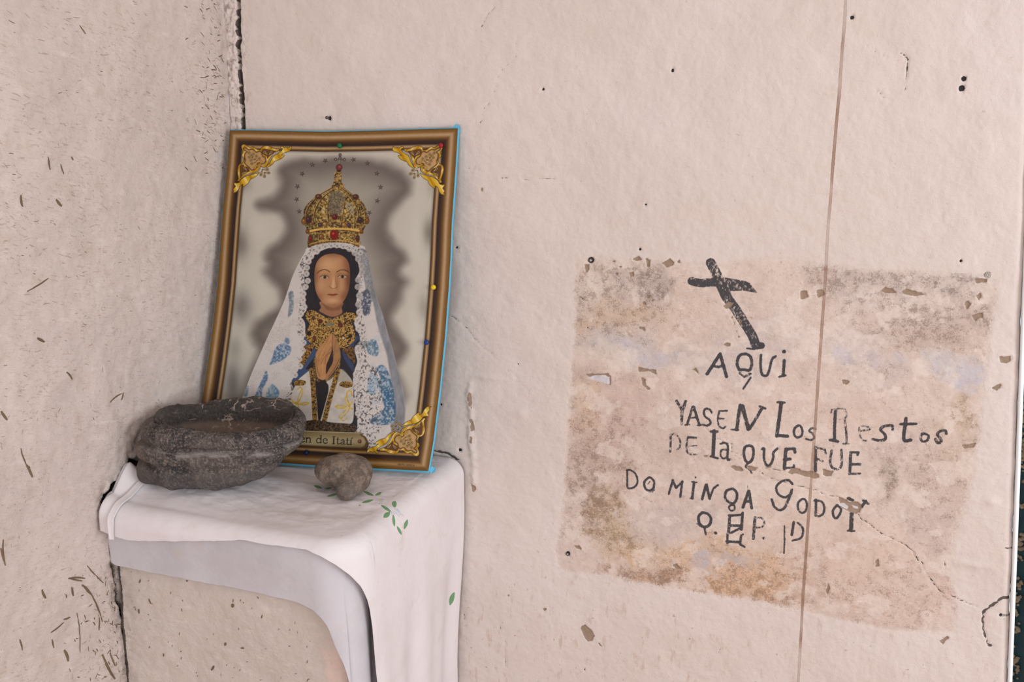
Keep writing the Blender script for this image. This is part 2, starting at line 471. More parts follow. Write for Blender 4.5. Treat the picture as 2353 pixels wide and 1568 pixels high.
BROWN_PX = [
    [(1590, 850), (1600, 845), (1606, 860)],
    [(2020, 670), (2035, 660), (2050, 664), (2065, 674), (2050, 676)], [(2070, 672), (2085, 664), (2100, 668), (2128, 678), (2105, 682), (2085, 678)], [(1838, 670), (1855, 668), (1860, 684), (1842, 688)], [(1876, 668), (1894, 666), (1896, 680), (1880, 684)],
    [(2245, 680), (2252, 672), (2258, 684), (2250, 690)], [(2240, 640), (2270, 640), (2268, 650), (2242, 652)], [(2234, 725), (2260, 718), (2258, 730), (2242, 738)], [(2215, 700), (2225, 690), (2232, 698), (2222, 712)],
    [(2297, 820), (2322, 818), (2324, 830), (2312, 836), (2300, 832)], [(2280, 892), (2300, 880), (2305, 888), (2290, 900)], [(2328, 862), (2340, 845), (2344, 880), (2334, 900)],
    [(1932, 872), (1955, 878), (1945, 886), (1936, 882)], [(2212, 1024), (2242, 1020), (2238, 1030), (2215, 1032)], [(2160, 1474), (2178, 1462), (2182, 1468), (2166, 1482)], [(1333, 1440), (1345, 1436), (1362, 1448), (1366, 1462), (1362, 1472), (1352, 1474), (1344, 1466), (1340, 1456)],
    [(1372, 1468), (1376, 1474), (1386, 1488), (1378, 1482)], [(2168, 1288), (2174, 1300), (2172, 1312)], [(1075, 905), (1082, 900), (1086, 925), (1084, 940), (1078, 930)], [(1080, 960), (1088, 965), (1092, 988), (1084, 990)], [(1083, 1110), (1094, 1112), (1096, 1125), (1088, 1132)],
    [(1082, 1000), (1088, 1004), (1088, 1020), (1082, 1016)], [(1050, 1066), (1058, 1072), (1060, 1084), (1054, 1080)], [(1547, 1298), (1556, 1296), (1566, 1308), (1552, 1310)], [(1898, 1358), (1904, 1340), (1908, 1352), (1902, 1368)],
    [(2010, 1290), (2018, 1284), (2022, 1300), (2012, 1304)], [(1105, 430), (1112, 428), (1112, 440), (1107, 440)], [(1320, 1254), (1332, 1252), (1338, 1264), (1326, 1262)], [(1166, 1366), (1170, 1368), (1168, 1376)], [(1248, 1398), (1258, 1396), (1256, 1404), (1249, 1404)],
]
HOLES = [(2215, 181, 5.5), (2210, 203, 6.5), (1958, 40, 4.5), (1247, 205, 3.5), (1545, 162, 4), (2208, 600, 3), (1471, 573, 3.5), (757, 272, 6), (1358, 598, 7.5), (2269, 632, 5.5), (1305, 1273, 6), (1190, 838, 2.5), (1350, 753, 2),
         (1484, 470, 3), (1148, 1446, 3), (2300, 1415, 4), (1050, 569, 3.5), (1014, 930, 3.5), (1018, 818, 2.5), (1058, 1034, 5)]
LAVENDER = [(6, [(400, 1430), (480, 1400), (600, 1395), (645, 1420), (650, 1495), (580, 1470)]), (5, [(1370, 640), (1430, 630), (1500, 690), (1480, 730), (1380, 680)]), (5, [(1540, 660), (1640, 690), (1650, 730), (1580, 710)])]

# ------------------------------------------------------------------ back wall mesh
def xend(z):
    return 1.372 + (1.352 - z) * 0.07


def lines(*segs):
    out = []
    for a, b, st in segs:
        n = max(1, int(round((b - a) / st)))
        out += list(np.linspace(a, b, n, endpoint=False))
    out.append(segs[-1][1])
    return np.array(out)


xs = lines((0.0, 0.045, 0.0013), (0.045, 0.62, 0.0036), (0.62, 1.38, 0.0020), (1.38, 1.405, 0.003))
zs = lines((0.0, 0.50, 0.03), (0.50, 0.79, 0.0036), (0.79, 1.42, 0.0020), (1.42, 1.86, 0.003), (1.86, 2.70, 0.03))
GX, GZ = np.meshgrid(xs, zs)                     # rows = z
xe = xend(np.clip(GZ, 0, 2.05))
GX = np.where(GX > 1.25, 1.25 + (GX - 1.25) * (xe - 0.012 - 1.25) / (1.405 - 1.25), GX)
U, Vv = proj(np.stack([GX, np.zeros_like(GX), GZ], -1))
big = np.full(GX.shape, 50.0)


def near(pts, m):
    p = np.asarray(pts)
    return (GX > p[:, 0].min() - m) & (GX < p[:, 0].max() + m) & (GZ > p[:, 1].min() - m) & (GZ < p[:, 1].max() + m)


def upd_min(field, pts, r=0.0, poly=False, m=0.012):
    sel = near(pts, m + r)
    if sel.any():
        d = (poly_sd if poly else seg_dist)(GX[sel], GZ[sel], pts)
        field[sel] = np.minimum(field[sel], (d - r) * 1000.0)
    return sel


ink = big.copy(); istr = np.ones(GX.shape)
for c, w, st, pts in INK:
    k, s = KS[c]
    P = k(pts)
    if len(P) > 3: P = smooth_pts(P, 4)
    P = wallxz(P); r = 0.5 * w / s * PXM + 0.0002
    sel = near(P, 0.012 + r)
    d = (seg_dist(GX[sel], GZ[sel], P) - r) * 1000.0
    old = ink[sel]; better = d < old
    ink[sel] = np.where(better, d, old); istr[sel] = np.where(better, st, istr[sel])
for c, st, pts in INKPOLY:
    P = wallxz(KS[c][0](pts)); sel = near(P, 0.012)
    d = poly_sd(GX[sel], GZ[sel], P) * 1000.0
    old = ink[sel]; better = d < old
    ink[sel] = np.where(better, d, old); istr[sel] = np.where(better, st, istr[sel])
pan = poly_sd(GX, GZ, wallxz(smooth_pts(PANEL, 3, True))) * 1000.0
pan += (fbm(GX * 90, GZ * 90, 4, 3) - 0.5) * 9.0
stain = big.copy()
STM = wallxz(smooth_pts(STAIN, 3))
upd_min(stain, STM, 0.0, m=0.03)
crack = big.copy()
for w, pts in CRACKS:
    P = wallxz(pts)
    n_ = max(2, int(np.hypot(*np.diff(P, axis=0).T).sum() / 0.004))
    tt_ = np.concatenate([[0], np.cumsum(np.hypot(*np.diff(P, axis=0).T))]); q_ = np.linspace(0, tt_[-1], n_ + 1)
    P = np.stack([np.interp(q_, tt_, P[:, 0]), np.interp(q_, tt_, P[:, 1])], -1)
    P = P + np.array([[RNG.uniform(-1, 1), RNG.uniform(-1, 1)] for _ in P]) * 0.0011
    for a_, b_ in zip(P[:-1], P[1:]):
        upd_min(crack, np.array([a_, b_]), 0.5 * w * PXM * (RNG.uniform(0.85, 1.3) if w > 10 else RNG.uniform(0.45, 1.25)))
brown = big.copy()
for c, pts in BROWN:
    upd_min(brown, wallxz(KS[c][0](pts)), 0, True)
for pts in BROWN_PX:
    upd_min(brown, wallxz(pts), 0, True)
brown += (fbm(GX * 200, GZ * 200, 3, 8) - 0.5) * 4.0 * (brown < 20)
lav = big.copy()
for c, pts in LAVENDER:
    upd_min(lav, wallxz(KS[c][0](pts)), 0, True)
hole = big.copy()
for u, v, r in HOLES:
    upd_min(hole, wallxz([(u, v)]), r * PXM)

# old paint coats inside the unpainted panel: colours with shapes of their own
tint = np.zeros(GX.shape + (3,)); tint[:] = np.array([207, 187, 173])
dens = np.full(GX.shape, 0.18)
ZONES = [  # cx, cy, rx, ry, colour, weight, speckle
    (1440, 680, 120, 80, (196, 176, 160), .8, .55), (1490, 655, 60, 45, (168, 152, 146), .8, .6), (1370, 660, 60, 60, (206, 190, 176), .8, .55), (1420, 730, 110, 35, (196, 164, 132), .75, .45), (1580, 720, 60, 70, (203, 178, 158), .7, .25),
    (1400, 780, 120, 32, (180, 170, 168), .7, .5), (1500, 812, 90, 24, (180, 178, 192), .9, .1), (1430, 795, 60, 18, (186, 184, 196), .8, .2), (1400, 812, 70, 20, (216, 200, 184), .8, .05), (1660, 830, 170, 40, (186, 176, 174), .6, .1),
    (1400, 872, 90, 24, (190, 164, 150), .8, .35), (1460, 905, 90, 45, (200, 172, 156), .8, .2), (1340, 940, 40, 60, (208, 172, 136), .8, .55), (1400, 985, 90, 55, (186, 154, 138), .8, .5), (1500, 1030, 120, 60, (190, 165, 152), .6, .25),
    (1380, 1090, 80, 80, (180, 152, 134), .8, .6), (1330, 1170, 50, 90, (196, 174, 160), .7, .7), (1390, 1200, 60, 70, (178, 146, 112), .9, .7), (1510, 1200, 90, 40, (188, 172, 166), .7, .2), (1440, 1240, 60, 40, (204, 176, 142), .8, .5),
    (1560, 1270, 160, 36, (206, 166, 126), .9, .5), (1620, 1345, 180, 40, (196, 150, 112), .95, .7), (1740, 1330, 120, 60, (208, 164, 124), .9, .5), (1500, 1330, 120, 32, (190, 154, 130), .9, .6), (1660, 1285, 90, 14, (180, 168, 168), .8, .15), (1760, 1400, 90, 26, (184, 148, 122), .9, .6),
    (1870, 1330, 90, 80, (206, 172, 150), .7, .4), (1980, 1330, 120, 90, (208, 178, 160), .7, .45), (2110, 1370, 90, 70, (206, 176, 158), .7, .5), (2000, 1260, 120, 60, (212, 184, 164), .6, .2), (1760, 1200, 120, 60, (210, 184, 164), .7, .15),
    (1800, 960, 120, 60, (208, 184, 168), .6, .15), (1980, 950, 110, 50, (208, 182, 166), .7, .2), (1800, 1060, 90, 40, (212, 188, 166), .6, .1), (1900, 1130, 90, 40, (214, 192, 174), .6, .12),
    (2080, 1060, 90, 60, (196, 172, 162), .8, .35), (2170, 1120, 70, 80, (190, 166, 152), .8, .45), (2035, 1110, 24, 60, (176, 158, 140), .9, .65), (2150, 1200, 60, 60, (190, 168, 160), .8, .4), (2200, 1000, 60, 70, (192, 166, 142), .8, .4),
    (1880, 640, 60, 60, (186, 166, 154), .8, .6), (1990, 650, 100, 36, (186, 170, 164), .8, .6), (2110, 650, 80, 36, (188, 172, 164), .8, .55), (2220, 660, 60, 40, (166, 152, 146), .85, .6), (1990, 700, 80, 28, (208, 192, 184), .7, .5), (2090, 700, 60, 26, (214, 202, 194), .8, .3),
    (2180, 750, 90, 60, (182, 162, 150), .8, .6), (2070, 760, 110, 50, (188, 168, 156), .75, .6), (2240, 740, 40, 40, (172, 150, 138), .85, .5), (2140, 800, 100, 36, (186, 164, 148), .8, .45), (1950, 800, 70, 40, (200, 186, 182), .7, .2), (1965, 820, 40, 36, (184, 180, 192), .85, .1),
    (2030, 840, 50, 20, (182, 174, 182), .8, .2), (2030, 790, 60, 14, (216, 200, 190), .9, .05), (2220, 860, 60, 32, (184, 184, 200), .9, .1), (2180, 845, 50, 22, (196, 194, 198), .7, .1), (2235, 890, 30, 26, (184, 182, 198), .9, .05), (2040, 880, 60, 30, (190, 172, 166), .6, .5), (2225, 950, 36, 40, (188, 162, 136), .85, .5),
    (1620, 1290, 30, 20, (178, 170, 176), .6, .1), (1650, 1190, 50, 36, (192, 178, 172), .6, .1), (1770, 720, 90, 70, (204, 184, 170), .6, .15), (1740, 780, 120, 30, (192, 180, 178), .6, .1),
]
wx = (fbm(GX * 16, GZ * 16, 5, 21, .65) - 0.5) * 120; wy = (fbm(GX * 16, GZ * 16, 5, 22, .65) - 0.5) * 100
inb = (U > 1230) & (U < 2340) & (Vv > 540) & (Vv < 1500)
for cx, cy, rx, ry, col, w, sp in ZONES:
    e = ((U + wx - cx) / rx) ** 2 + ((Vv + wy - cy) / ry) ** 2
    brk = sstep(0.30, 0.58, fbm(GX * 55 + cx, GZ * 55 + cy, 4, 23))
    k = np.where(inb, w * 0.86 * sstep(1.7, 0.35, e) * (0.35 + 0.65 * brk), 0.0)
    col = np.array(col) * 0.80 + np.array([200, 178, 164]) * 0.20
    tint = tint * (1 - k[..., None]) + np.array(col) * k[..., None]
    dens = dens * (1 - k) + sp * k
fl = fbm(GX * 38, GZ * 45, 4, 31)
k = sstep(0.60, 0.64, fl)[..., None] * 0.55
tint = tint * (1 - k) + np.array([218, 202, 190]) * k
dens = dens * (1 - 0.6 * k[..., 0])
tint = tint * 0.84 + 0.16 * tint.mean(-1, keepdims=True)
tint = lin(np.clip(tint * 1.03, 0, 255) / 255.0)

# relief (towards the room is -y)
h = (fbm(GX * 6, GZ * 6, 3, 1) - 0.5) * 0.010 + (fbm(GX * 40, GZ * 40, 3, 2) - 0.5) * 0.0022 + (fbm(GX * 160, GZ * 160, 2, 4) - 0.5) * 0.0007
h -= 0.0005 * sstep(4, -4, pan)                                    # newer paint coat ends at the panel
h -= 0.0016 * sstep(0.5, -0.7, brown)
h += 0.0006 * sstep(3.0, 1.0, brown) * sstep(-0.5, 0.8, brown)
h -= 0.0030 * sstep(0.6, -0.5, hole) + 0.0018 * sstep(0.5, -0.4, crack)
cc = wallxz(CRACKS[0][1]); cornerd = big.copy(); upd_min(cornerd, cc, 0.0040, m=0.05)
cornerd += (fbm(GX * 150, GZ * 150, 3, 10) - 0.5) * 3.5
h -= 0.020 * sstep(0.8, -1.6, cornerd)
h += 0.0075 * (fbm(GX * 150, GZ * 90, 4, 9) - 0.25) * sstep(0.040, 0.012, GX)    # crumbly strip beside the corner
RIDGE = wallxz([(1078, 880), (1076, 910), (1084, 950), (1082, 1000), (1088, 1040), (1090, 1075), (1092, 1112)])
rd = big.copy(); upd_min(rd, RIDGE, 0, m=0.03)
h += (0.0022 + 0.008 * (fbm(GX * 130, GZ * 130, 4, 12, .6) - 0.45)) * sstep(8, 1, rd + (fbm(GX * 80, GZ * 80, 3, 13) - .5) * 8)
for (bx, bz, sx_, sz_, am) in [(1.36, 1.04, .012, .008, .003), (0.585, 1.10, .012, .010, .002), (1.345, 0.93, .02, .006, .0025), (0.52, 1.16, .03, .006, .0025), (1.19, 1.74, .035, .04, .002)]:
    h += am * np.exp(-((GX - bx) / sx_) ** 2 - ((GZ - bz) / sz_) ** 2)
Y = -h
Y = np.where(GX < 0.0008, np.maximum(Y, 0.0), Y)
Vw = np.stack([GX, Y, GZ], -1)
A1 = np.stack([ink, istr, pan, stain], -1)
A2 = np.stack([crack, brown, hole, lav], -1)
A3 = np.concatenate([tint, dens[..., None]], -1)
# rounded arris and reveal of the doorway
ex, ea = [], []
last = Vw[:, -1, :]
lastz = zs
xel = xend(np.clip(lastz, 0, 2.05))
wob = (fbm(lastz * 30, lastz * 0 + 3, 3, 5) - 0.5) * 0.006
for a in (25, 50, 75, 90):
    r = 0.012
    ex.append(np.stack([xel - r + r * math.sin(math.radians(a)) + wob * a / 90, last[:, 1] + r * (1 - math.cos(math.radians(a))), lastz], -1))
ex.append(np.stack([xel + wob, np.full_like(lastz, 0.20), lastz], -1))
ex.append(np.stack([xel + 0.02, np.full_like(lastz, 0.34), lastz], -1))
Vw = np.concatenate([Vw, np.stack(ex, 1)], 1)
pad = lambda A: np.concatenate([A] + [A[:, -1:, :]] * len(ex), 1)
A1, A2, A3 = pad(A1), pad(A2), pad(A3)
nz, nx = Vw.shape[:2]
Q = grid_quads(nz, nx)
qp = pad(pan[..., None])[..., 0].ravel()[Q].mean(1)
Vf = Vw.reshape(-1, 3)
AT = {'W1': A1.reshape(-1, 4), 'W2': A2.reshape(-1, 4), 'W3': A3.reshape(-1, 4)}


def mat_backwall():
    t = NT('limewashed plaster')
    _, inksd, istr_, pan_, a1a = t.attr('W1')
    _, crk, brn, hol, lav_ = t.attr('W2')
    tin, _, _, _, den = t.attr('W3')
    big_ = t.noise(3.2, 4, 0.5); mid = t.noise(22, 5, 0.6); fin = t.noise(170, 5, 0.6); vf = t.noise(620, 3, 0.6)
    base = t.mix(t.ss(big_, 0.35, 0.68), (0.662, 0.575, 0.522, 1), (0.688, 0.608, 0.562, 1))
    base = t.mix(t.math('MULTIPLY', t.ss(mid, 0.48, 0.75), 0.35), base, (0.62, 0.52, 0.455, 1))
    # rusty freckles low on the wall
    sep = t.n.new('ShaderNodeSeparateXYZ'); t.l.new(t.co.outputs['Object'], sep.inputs[0])
    low = t.ssr(sep.outputs[2], 0.62, 0.98)
    st = t.noise(70, 5, 0.65, t.map((1, 1, 0.35)))
    fr = t.math('MULTIPLY', t.math('MULTIPLY', t.ss(st, 0.56, 0.68), low), 0.42)
    base = t.mix(fr, base, (0.46, 0.30, 0.22, 1))
    sp = t.math('MULTIPLY', t.ss(t.noise(120, 2, 0.5), 0.70, 0.76), t.math('ADD', 0.25, t.math('MULTIPLY', low, 0.5)))
    base = t.mix(sp, base, (0.33, 0.24, 0.18, 1))
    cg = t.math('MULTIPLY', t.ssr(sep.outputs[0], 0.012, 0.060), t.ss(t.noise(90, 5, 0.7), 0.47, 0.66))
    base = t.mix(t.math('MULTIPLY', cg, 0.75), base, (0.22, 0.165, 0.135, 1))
    # panel
    spn = t.math('ADD', t.math('MULTIPLY', t.noise(430, 6, 0.75), 0.55), t.math('MULTIPLY', t.noise(70, 5, 0.65), 0.45))
    thr = t.math('SUBTRACT', 0.61, t.math('MULTIPLY', den, 0.22))
    spm = t.ss(t.math('SUBTRACT', spn, thr), -0.03, 0.05)
    pcol = t.mix(t.math('MULTIPLY', spm, t.math('ADD', 0.42, t.math('MULTIPLY', den, 0.62))), tin, t.mix(1.0, tin, (0.50, 0.455, 0.415, 1), 'MULTIPLY'))
    mot = t.noise(130, 6, 0.7)
    pcol = t.mix(t.math('MULTIPLY', t.ss(mot, 0.52, 0.66), 0.40), pcol, t.mix(1.0, pcol, (0.80, 0.74, 0.69, 1), 'MULTIPLY'))
    gz = t.noise(24, 5, 0.65)
    pcol = t.mix(t.math('MULTIPLY', t.ss(gz, 0.44, 0.66), 0.42), pcol, t.mix(1.0, pcol, (0.79, 0.775, 0.77, 1), 'MULTIPLY'))
    wsp = t.ss(t.noise(230, 6, 0.72, t.map((1, 1, 1.4))), 0.535, 0.63)
    wpt = t.ss(t.noise(34, 5, 0.65), 0.40, 0.62)
    pcol = t.mix(t.math('MULTIPLY', t.math('MULTIPLY', wsp, wpt), 0.75), pcol, (0.69, 0.60, 0.535, 1))
    sr = t.noise(60, 4, 0.6, t.map((1, 1, 8), (0, math.radians(-6), 0)))
    pcol = t.mix(t.math('MULTIPLY', t.ss(sr, 0.54, 0.68), 0.22), pcol, (0.72, 0.63, 0.57, 1))
    pm = t.ssr(t.math('ADD', pan_, t.math('MULTIPLY', t.math('SUBTRACT', t.noise(330, 6, 0.75), 0.5), 34.0)), -7.0, 3.0)
    col = t.mix(pm, base, pcol)
    # lavender older coat
    col = t.mix(t.math('MULTIPLY', t.ssr(lav_, -0.6, 0.6), 0.9), col, (0.60, 0.57, 0.60, 1))
    # bare mud
    bm_ = t.ssr(t.math('ADD', brn, t.math('MULTIPLY', t.math('SUBTRACT', fin, 0.5), 2.2)), -0.4, 0.4)
    bm_ = t.math('MULTIPLY', bm_, t.ss(lav_, -0.3, 0.5))
    col = t.mix(t.math('MULTIPLY', bm_, 0.92), col, t.mix(fin, (0.22, 0.145, 0.095, 1), (0.36, 0.26, 0.185, 1)))
    # ink
    jit = t.math('MULTIPLY', t.math('SUBTRACT', t.noise(420, 4, 0.65), 0.5), 2.6)
    im = t.ssr(t.math('ADD', inksd, jit), -0.7, 0.5)
    wn = t.math('ADD', t.math('MULTIPLY', t.noise(300, 5, 0.7, t.map((1, 1, 0.6))), 0.7), t.math('MULTIPLY', t.noise(95, 3, 0.6), 0.3))
    wthr = t.math('SUBTRACT', 0.64, t.math('MULTIPLY', istr_, 0.26))
    wm = t.ss(t.math('SUBTRACT', wn, wthr), -0.10, 0.04)
    im = t.math('MULTIPLY', im, wm)
    im = t.math('MULTIPLY', im, t.math('SUBTRACT', 1.0, t.math('MULTIPLY', bm_, 0.95)))
    col = t.mix(t.math('MULTIPLY', im, 0.93), col, t.mix(mid, (0.011, 0.013, 0.019, 1), (0.034, 0.038, 0.050, 1)))
    # drip stain: a thin brown run with darker rims
    sn = t.math('ADD', a1a, t.math('MULTIPLY', t.math('SUBTRACT', t.noise(240, 3, 0.6), 0.5), 1.6))
    sfade = t.math('ADD', 0.34, t.math('MULTIPLY', t.ss(t.noise(6.5, 3, 0.6), 0.40, 0.58), 0.52))
    sw = t.math('MULTIPLY', t.noise(11, 3, 0.6), 1.4)
    sn = t.math('SUBTRACT', sn, sw)
    rimd = t.math('ADD', sfade, t.math('MULTIPLY', t.ss(sn, 0.2, 1.2), 0.15))
    sm = t.math('MULTIPLY', t.ssr(sn, 1.2, 2.0), rimd)
    col = t.mix(sm, col, (0.285, 0.170, 0.115, 1))
    halo = t.math('MULTIPLY', t.math('MULTIPLY', t.ssr(a1a, 3, 24), t.ss(t.noise(40, 4), 0.5, 0.7)), 0.22)
    col = t.mix(halo, col, (0.48, 0.33, 0.25, 1))
    # cracks, holes
    cm = t.ssr(t.math('ADD', crk, t.math('MULTIPLY', t.math('SUBTRACT', t.noise(260, 4, 0.7), 0.5), 2.2)), -0.35, 0.25)
    col = t.mix(t.math('MULTIPLY', cm, 0.9), col, (0.055, 0.042, 0.035, 1))
    hm = t.ssr(t.math('ADD', hol, t.math('MULTIPLY', t.math('SUBTRACT', t.noise(400, 3), 0.5), 2.0)), -0.5, 0.3)
    col = t.mix(hm, col, (0.035, 0.033, 0.035, 1))
    nb = t.bump(t.noise(95, 5, 0.6), 0.30, 0.004)
    nb = t.bump(vf, 0.22, 0.0012, nb)
    return t.done(col, 0.9, nb)


MW = mat_backwall()
vv, qq, aa = submesh(Vf, Q, AT, qp > 0.0)
wall_back = link('wall_back', mesh_np('wall_back', vv, qq, aa), MW)
tag(wall_back, 'pale pinkish plaster wall with a painted inscription and a long brown drip', 'wall', kind='structure')
vv, qq, aa = submesh(Vf, Q, AT, qp <= 0.0)
panel = link('inscription_panel', mesh_np('inscription_panel', vv, qq, aa), MW, wall_back)
panel['label'] = 'worn unpainted patch of old plaster with a black brushed cross and handwritten Spanish epitaph'


# ------------------------------------------------------------------ left wall
def mat_leftwall(name, tone, fleck, fb=0.40):
    t = NT(name)
    _, crk, dirt, pnk, _ = t.attr('W2')
    bigN = t.noise(4.0, 4, 0.55); mid = t.noise(30, 5, 0.65); fin = t.noise(200, 4, 0.6)
    a = tuple(c * 1.02 for c in tone) + (1,); b = tuple(c * 0.93 for c in tone) + (1,)
    base = t.mix(t.ss(bigN, 0.35, 0.68), a, b)
    base = t.mix(t.math('MULTIPLY', t.ss(mid, 0.5, 0.72), 0.40), base, (0.55, 0.43, 0.36, 1))
    sl_ = math.radians(-14)
    fib = t.noise(1.0, 5, 0.7, t.map((90, 62, 330), (sl_, 0, 0)), 0.5)
    ptc = t.math('ADD', 0.35, t.math('MULTIPLY', t.ss(t.noise(9, 4, 0.6), 0.38, 0.62), 0.65))
    base = t.mix(t.math('MULTIPLY', t.math('MULTIPLY', t.ss(fib, 0.54, 0.66), ptc), fleck * 1.9), base, (0.40, 0.305, 0.245, 1))
    fib2 = t.noise(1.0, 4, 0.65, t.map((120, 110, 330), (math.radians(-35), 0, 0)), 0.5)
    base = t.mix(t.math('MULTIPLY', t.math('MULTIPLY', t.ss(fib2, 0.60, 0.68), ptc), fleck * 2.0), base, (0.30, 0.225, 0.175, 1))
    pale = t.noise(1.0, 4, 0.6, t.map((26, 14, 70), (sl_, 0, 0)))
    base = t.mix(t.math('MULTIPLY', t.ss(pale, 0.55, 0.72), 0.40), base, (0.74, 0.655, 0.605, 1))
    base = t.mix(t.math('MULTIPLY', pnk, t.ss(t.noise(160, 4), 0.25, 0.5)), base, (0.70, 0.545, 0.475, 1))
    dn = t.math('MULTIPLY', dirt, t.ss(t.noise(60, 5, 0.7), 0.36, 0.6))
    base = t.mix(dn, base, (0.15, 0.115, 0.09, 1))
    cm = t.ssr(t.math('ADD', crk, t.math('MULTIPLY', t.math('SUBTRACT', t.noise(300, 4), 0.5), 4.0)), -0.6, 0.8)
    base = t.mix(t.math('MULTIPLY', cm, 0.93), base, (0.045, 0.037, 0.032, 1))
    nb = t.bump(fib, fb, 0.003)
    nb = t.bump(t.noise(85, 6, 0.65), 0.40, 0.005, nb)
    nb = t.bump(fin, 0.25, 0.002, nb)
    return t.done(base, 0.92, nb)


ML = mat_leftwall('straw plaster', (0.640, 0.548, 0.500), 0.30)


def side_px(pts):
    out = []
    for u, v in pts:
        p = on(u, v, 0, 0.0); out.append((p[1], p[2]))
    return np.array(out)


ys = lines((-5.0, -0.86, 0.08), (-0.86, -0.30, 0.0036), (-0.30, 0.03, 0.0030))
zl = lines((0.0, 0.50, 0.03), (0.50, 1.88, 0.0034), (1.88, 2.70, 0.03))
GX, GZ = np.meshgrid(ys, zl)
big = np.full(GX.shape, 50.0)
hl = (fbm(GX * 5, GZ * 5, 3, 41) - 0.5) * 0.016 + (fbm(GX * 26, GZ * 26, 3, 42) - 0.5) * 0.0050 + (fbm(GX * 70 + GZ * 30, GZ * 110, 3, 43) - 0.5) * 0.0028
lc = big.copy()
upd_min(lc, side_px([(256, 1292), (263, 1315), (270, 1352), (273, 1382), (288, 1418), (291, 1450), (296, 1480), (292, 1510), (300, 1545), (306, 1600)]), 0.0035, m=0.05)
hl_ = big.copy()
HOLE = side_px([(297, 1060), (285, 1080), (290, 1092), (262, 1112), (252, 1122), (240, 1140), (237, 1160), (246, 1185), (252, 1215), (262, 1210), (300, 1130), (330, 1080), (318, 1062)])
upd_min(hl_, HOLE, 0, True, m=0.05)
hl_ += ((fbm(GX * 90, GZ * 90, 3, 45) - 0.5) * 12 - 4.5) * (hl_ < 40)
rim = sstep(30, 4, hl_) + sstep(30, 4, lc) * 0.7
hl += rim * (fbm(GX * 100, GZ * 100, 3, 46) - 0.35) * 0.010
hl -= 0.022 * sstep(1.0, -5.0, hl_)
hl -= 0.014 * sstep(2.5, -2.0, lc)
UL, VL = proj(np.stack([np.zeros_like(GX), np.minimum(GX, 0), GZ], -1))
seam = sstep(0.07, 0.0, np.abs(GX + 0.40)) * sstep(0.92, 0.86, GZ)
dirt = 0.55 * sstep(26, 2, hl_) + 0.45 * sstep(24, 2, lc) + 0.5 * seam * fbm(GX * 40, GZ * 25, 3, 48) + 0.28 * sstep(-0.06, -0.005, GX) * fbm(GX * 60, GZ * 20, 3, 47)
near_stone = np.exp(-((UL - 320) / 60) ** 2 - ((VL - 1010) / 60) ** 2)
hl += near_stone * (fbm(GX * 60, GZ * 60, 3, 49) - 0.5) * 0.008
hl *= sstep(0.03, -0.012, GX) * 0.9 + 0.1
hl = np.minimum(hl, 0.010)
crk = np.minimum(lc, hl_ + 1.0)
A = np.stack([crk, np.clip(dirt, 0, 0.85), 0 * big, big], -1)
wall_left = link('wall_left', mesh_np('wall_left', np.stack([hl, GX, GZ], -1).reshape(-1, 3), grid_quads(*GX.shape, flip=True), {'W2': A.reshape(-1, 4)}), ML)
tag(wall_left, 'rough pink plaster wall flecked with straw meeting the inscribed wall at a cracked corner', 'wall', kind='structure')
LW = (ys, zl, hl)


def left_h(y, z):
    i = np.clip(np.searchsorted(ys, y) - 1, 0, len(ys) - 2); j = np.clip(np.searchsorted(zl, z) - 1, 0, len(zl) - 2)
    fy = (y - ys[i]) / (ys[i + 1] - ys[i]); fz = (z - zl[j]) / (zl[j + 1] - zl[j])
    return (hl[j, i] * (1 - fy) + hl[j, i + 1] * fy) * (1 - fz) + (hl[j + 1, i] * (1 - fy) + hl[j + 1, i + 1] * fy) * fz


# straw stalks pressed into the mud: far too many to count, one mesh
def straw_mesh(items, place):
    V, Q = [], []
    for (a, b, L, ang, w) in items:
        n = 3
        ca, sa = math.cos(ang), math.sin(ang); base = len(V); bend = RNG.uniform(-.06, .06) * L
        for i in range(n + 1):
            t = i / n - 0.5
            ww = w * (0.35 + 0.65 * math.sin(math.pi * (0.12 + 0.76 * i / n)))
            ox = bend * (1 - 4 * t * t)
            for sgn, lift in ((-1, 0.0), (0, 1.0), (1, 0.0)):
                p = a + ca * L * t - sa * (ox + sgn * ww); q = b + sa * L * t + ca * (ox + sgn * ww)
                V.append(place(p, q, (0.0002 + lift * w * 0.6)))
        for i in range(n):
            for k in (0, 1):
                o = base + i * 3 + k
                Q.append((o, o + 1, o + 4, o + 3))
    return mesh_np('straw', np.array(V), np.array(Q))


STRAW = plain('dry straw', (0.17, 0.115, 0.072), 0.8, 0, 0.45, 25)
STRAW2 = plain('pale straw under limewash', (0.46, 0.36, 0.295), 0.9, 0, 0.30, 25)
items, pale = [], []
for i in range(2600):
    y = -0.85 + 0.845 * RNG.random(); z = 0.5 + 1.36 * RNG.random()
    if y > -0.40 and z < 1.04: continue
    up = sstep(1.0, 1.35, z)
    if vnoise(y * 7, z * 9, 52) < RNG.uniform(0.15, 0.75): continue
    L = RNG.uniform(0.003, 0.013) * (0.6 + 1.0 * up) * RNG.uniform(.6, 1.1)
    ang = RNG.gauss(-0.22, 0.30) if RNG.random() < up else RNG.gauss(-0.9, 0.9)
    L *= 0.7
    if RNG.random() < 0.16:
        items.append((y, z, L * 0.8, ang, RNG.uniform(0.0003, 0.0006)))
    else:
        pale.append((y, z, L, ang, RNG.uniform(0.0005, 0.0011)))
for i in range(170):
    z = RNG.uniform(1.52, 1.84); y = -0.012 - abs(RNG.gauss(0, 0.045))
    (items if RNG.random() < .5 else pale).append((y, z, RNG.uniform(.004, .013), RNG.gauss(-.2, .5), RNG.uniform(.0005, .0012)))
